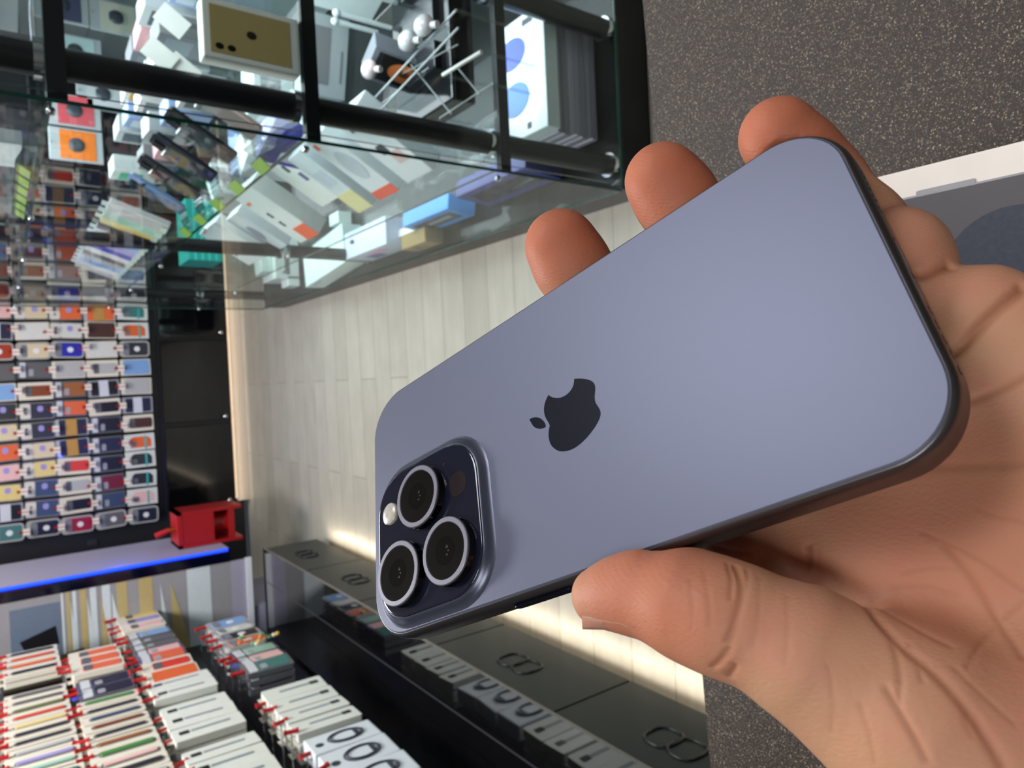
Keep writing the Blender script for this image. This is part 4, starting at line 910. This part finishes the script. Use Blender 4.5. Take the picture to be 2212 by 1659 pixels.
def skinmat():
    m = bpy.data.materials.new('skin'); m.use_nodes = True; nt = m.node_tree; b = nt.nodes['Principled BSDF']; L = nt.links.new
    def mix(f, c1, c2):
        x = nt.nodes.new('ShaderNodeMix'); x.data_type = 'RGBA'
        if hasattr(f, 'is_output'): L(f, x.inputs[0])
        else: x.inputs[0].default_value = f
        for s_, c in ((6, c1), (7, c2)):
            if hasattr(c, 'is_output'): L(c, x.inputs[s_])
            else: x.inputs[s_].default_value = (*lin(c), 1)
        return x.outputs[2]
    tc = nt.nodes.new('ShaderNodeTexCoord')
    n = nt.nodes.new('ShaderNodeTexNoise'); n.inputs['Scale'].default_value = 70; n.inputs['Detail'].default_value = 4; L(tc.outputs['Object'], n.inputs['Vector'])
    r = nt.nodes.new('ShaderNodeMapRange'); r.inputs[1].default_value = .35; r.inputs[2].default_value = .65; L(n.outputs[0], r.inputs[0])
    base = mix(r.outputs[0], (200, 150, 117), (204, 142, 115))
    a1 = nt.nodes.new('ShaderNodeAttribute'); a1.attribute_name = 'flush'; c1 = mix(a1.outputs['Fac'], base, (192, 114, 85))
    a2 = nt.nodes.new('ShaderNodeAttribute'); a2.attribute_name = 'crease_shade'; c2 = mix(a2.outputs['Fac'], c1, (160, 96, 66))
    L(c2, b.inputs['Base Color']); b.inputs['Roughness'].default_value = .56; b.inputs['Specular IOR Level'].default_value = .28
    b.inputs['Subsurface Weight'].default_value = .35; b.inputs['Subsurface Radius'].default_value = (1, .35, .2); b.inputs['Subsurface Scale'].default_value = .003
    mp = nt.nodes.new('ShaderNodeMapping'); mp.inputs['Rotation'].default_value = (0, 0, -.55); mp.inputs['Scale'].default_value = (520, 1100, 800); L(tc.outputs['Object'], mp.inputs[0])
    v = nt.nodes.new('ShaderNodeTexVoronoi'); v.inputs['Scale'].default_value = 1.0; v.feature = 'DISTANCE_TO_EDGE'; L(mp.outputs[0], v.inputs['Vector'])
    n3 = nt.nodes.new('ShaderNodeTexNoise'); n3.inputs['Scale'].default_value = 260; n3.inputs['Detail'].default_value = 5; L(tc.outputs['Object'], n3.inputs['Vector'])
    wv = nt.nodes.new('ShaderNodeTexWave'); wv.inputs['Scale'].default_value = 420; wv.inputs['Distortion'].default_value = 2; wv.inputs['Detail'].default_value = 1; wv.inputs['Detail Scale'].default_value = .3; L(tc.outputs['Object'], wv.inputs['Vector']); wv.bands_direction = 'DIAGONAL'
    mw = nt.nodes.new('ShaderNodeMath'); mw.operation = 'MULTIPLY'; L(wv.outputs['Fac'], mw.inputs[0]); L(a1.outputs['Fac'], mw.inputs[1])
    ad = nt.nodes.new('ShaderNodeMath'); ad.operation = 'MULTIPLY_ADD'; L(v.outputs['Distance'], ad.inputs[0]); ad.inputs[1].default_value = .9; L(n3.outputs[0], ad.inputs[2])
    ad2 = nt.nodes.new('ShaderNodeMath'); ad2.operation = 'MULTIPLY_ADD'; L(mw.outputs[0], ad2.inputs[0]); ad2.inputs[1].default_value = .25; L(ad.outputs[0], ad2.inputs[2])
    bp = nt.nodes.new('ShaderNodeBump'); bp.inputs['Strength'].default_value = .45; bp.inputs['Distance'].default_value = .0002; L(ad2.outputs[0], bp.inputs['Height']); L(bp.outputs[0], b.inputs['Normal'])
    return m
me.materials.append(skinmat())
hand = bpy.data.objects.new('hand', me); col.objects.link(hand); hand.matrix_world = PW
tag(hand, "bare left hand gripping the blue grey phone, thumb on its edge, fingertips behind", 'hand')
# thumbnail seen edge on
rings = []
for j in range(7):
    u = j/6; A = onskin(1259+113*u, 1330+26*u); vz = nrm(camL-A); A = A+vz*.12
    tip = math.sin(PI/2*min(1, .35+1.3*u))
    B = hp(1258+118*u, 1360+2*u, A[2]-2.6)[0]; C = hp(1268+112*u, 1350+4*u, A[2]-9.5)[0]
    row = []
    for k in range(9):
        w_ = k/8; q = (A*(1-w_/.35)+B*w_/.35) if w_ < .35 else (B+(C-B)*(w_-.35)/.65); row.append(q)
    rings.append(row)
out = np.array([0, -1., 0])
mb = MB(); P = [tuple(p/1000) for r in rings for p in r]+[tuple((p-out*.45)/1000) for r in rings for p in r]; fs = []
for j in range(6):
    for k in range(8):
        a = j*9+k; fs += [(a, a+1, a+10, a+9), (63+a, 63+a+9, 63+a+10, 63+a+1)]
for k in range(8): fs += [(k, 63+k, 63+k+1, k+1), (54+k, 54+k+1, 63+54+k+1, 63+54+k)]
for j in range(6): fs += [(j*9, j*9+9, 63+j*9+9, 63+j*9), (j*9+8, 63+j*9+8, 63+j*9+17, j*9+17)]
mb.add(P, fs, 0, True)
mb.build('thumbnail', M((196, 140, 118), .35, coat=.2, var=0), hand)
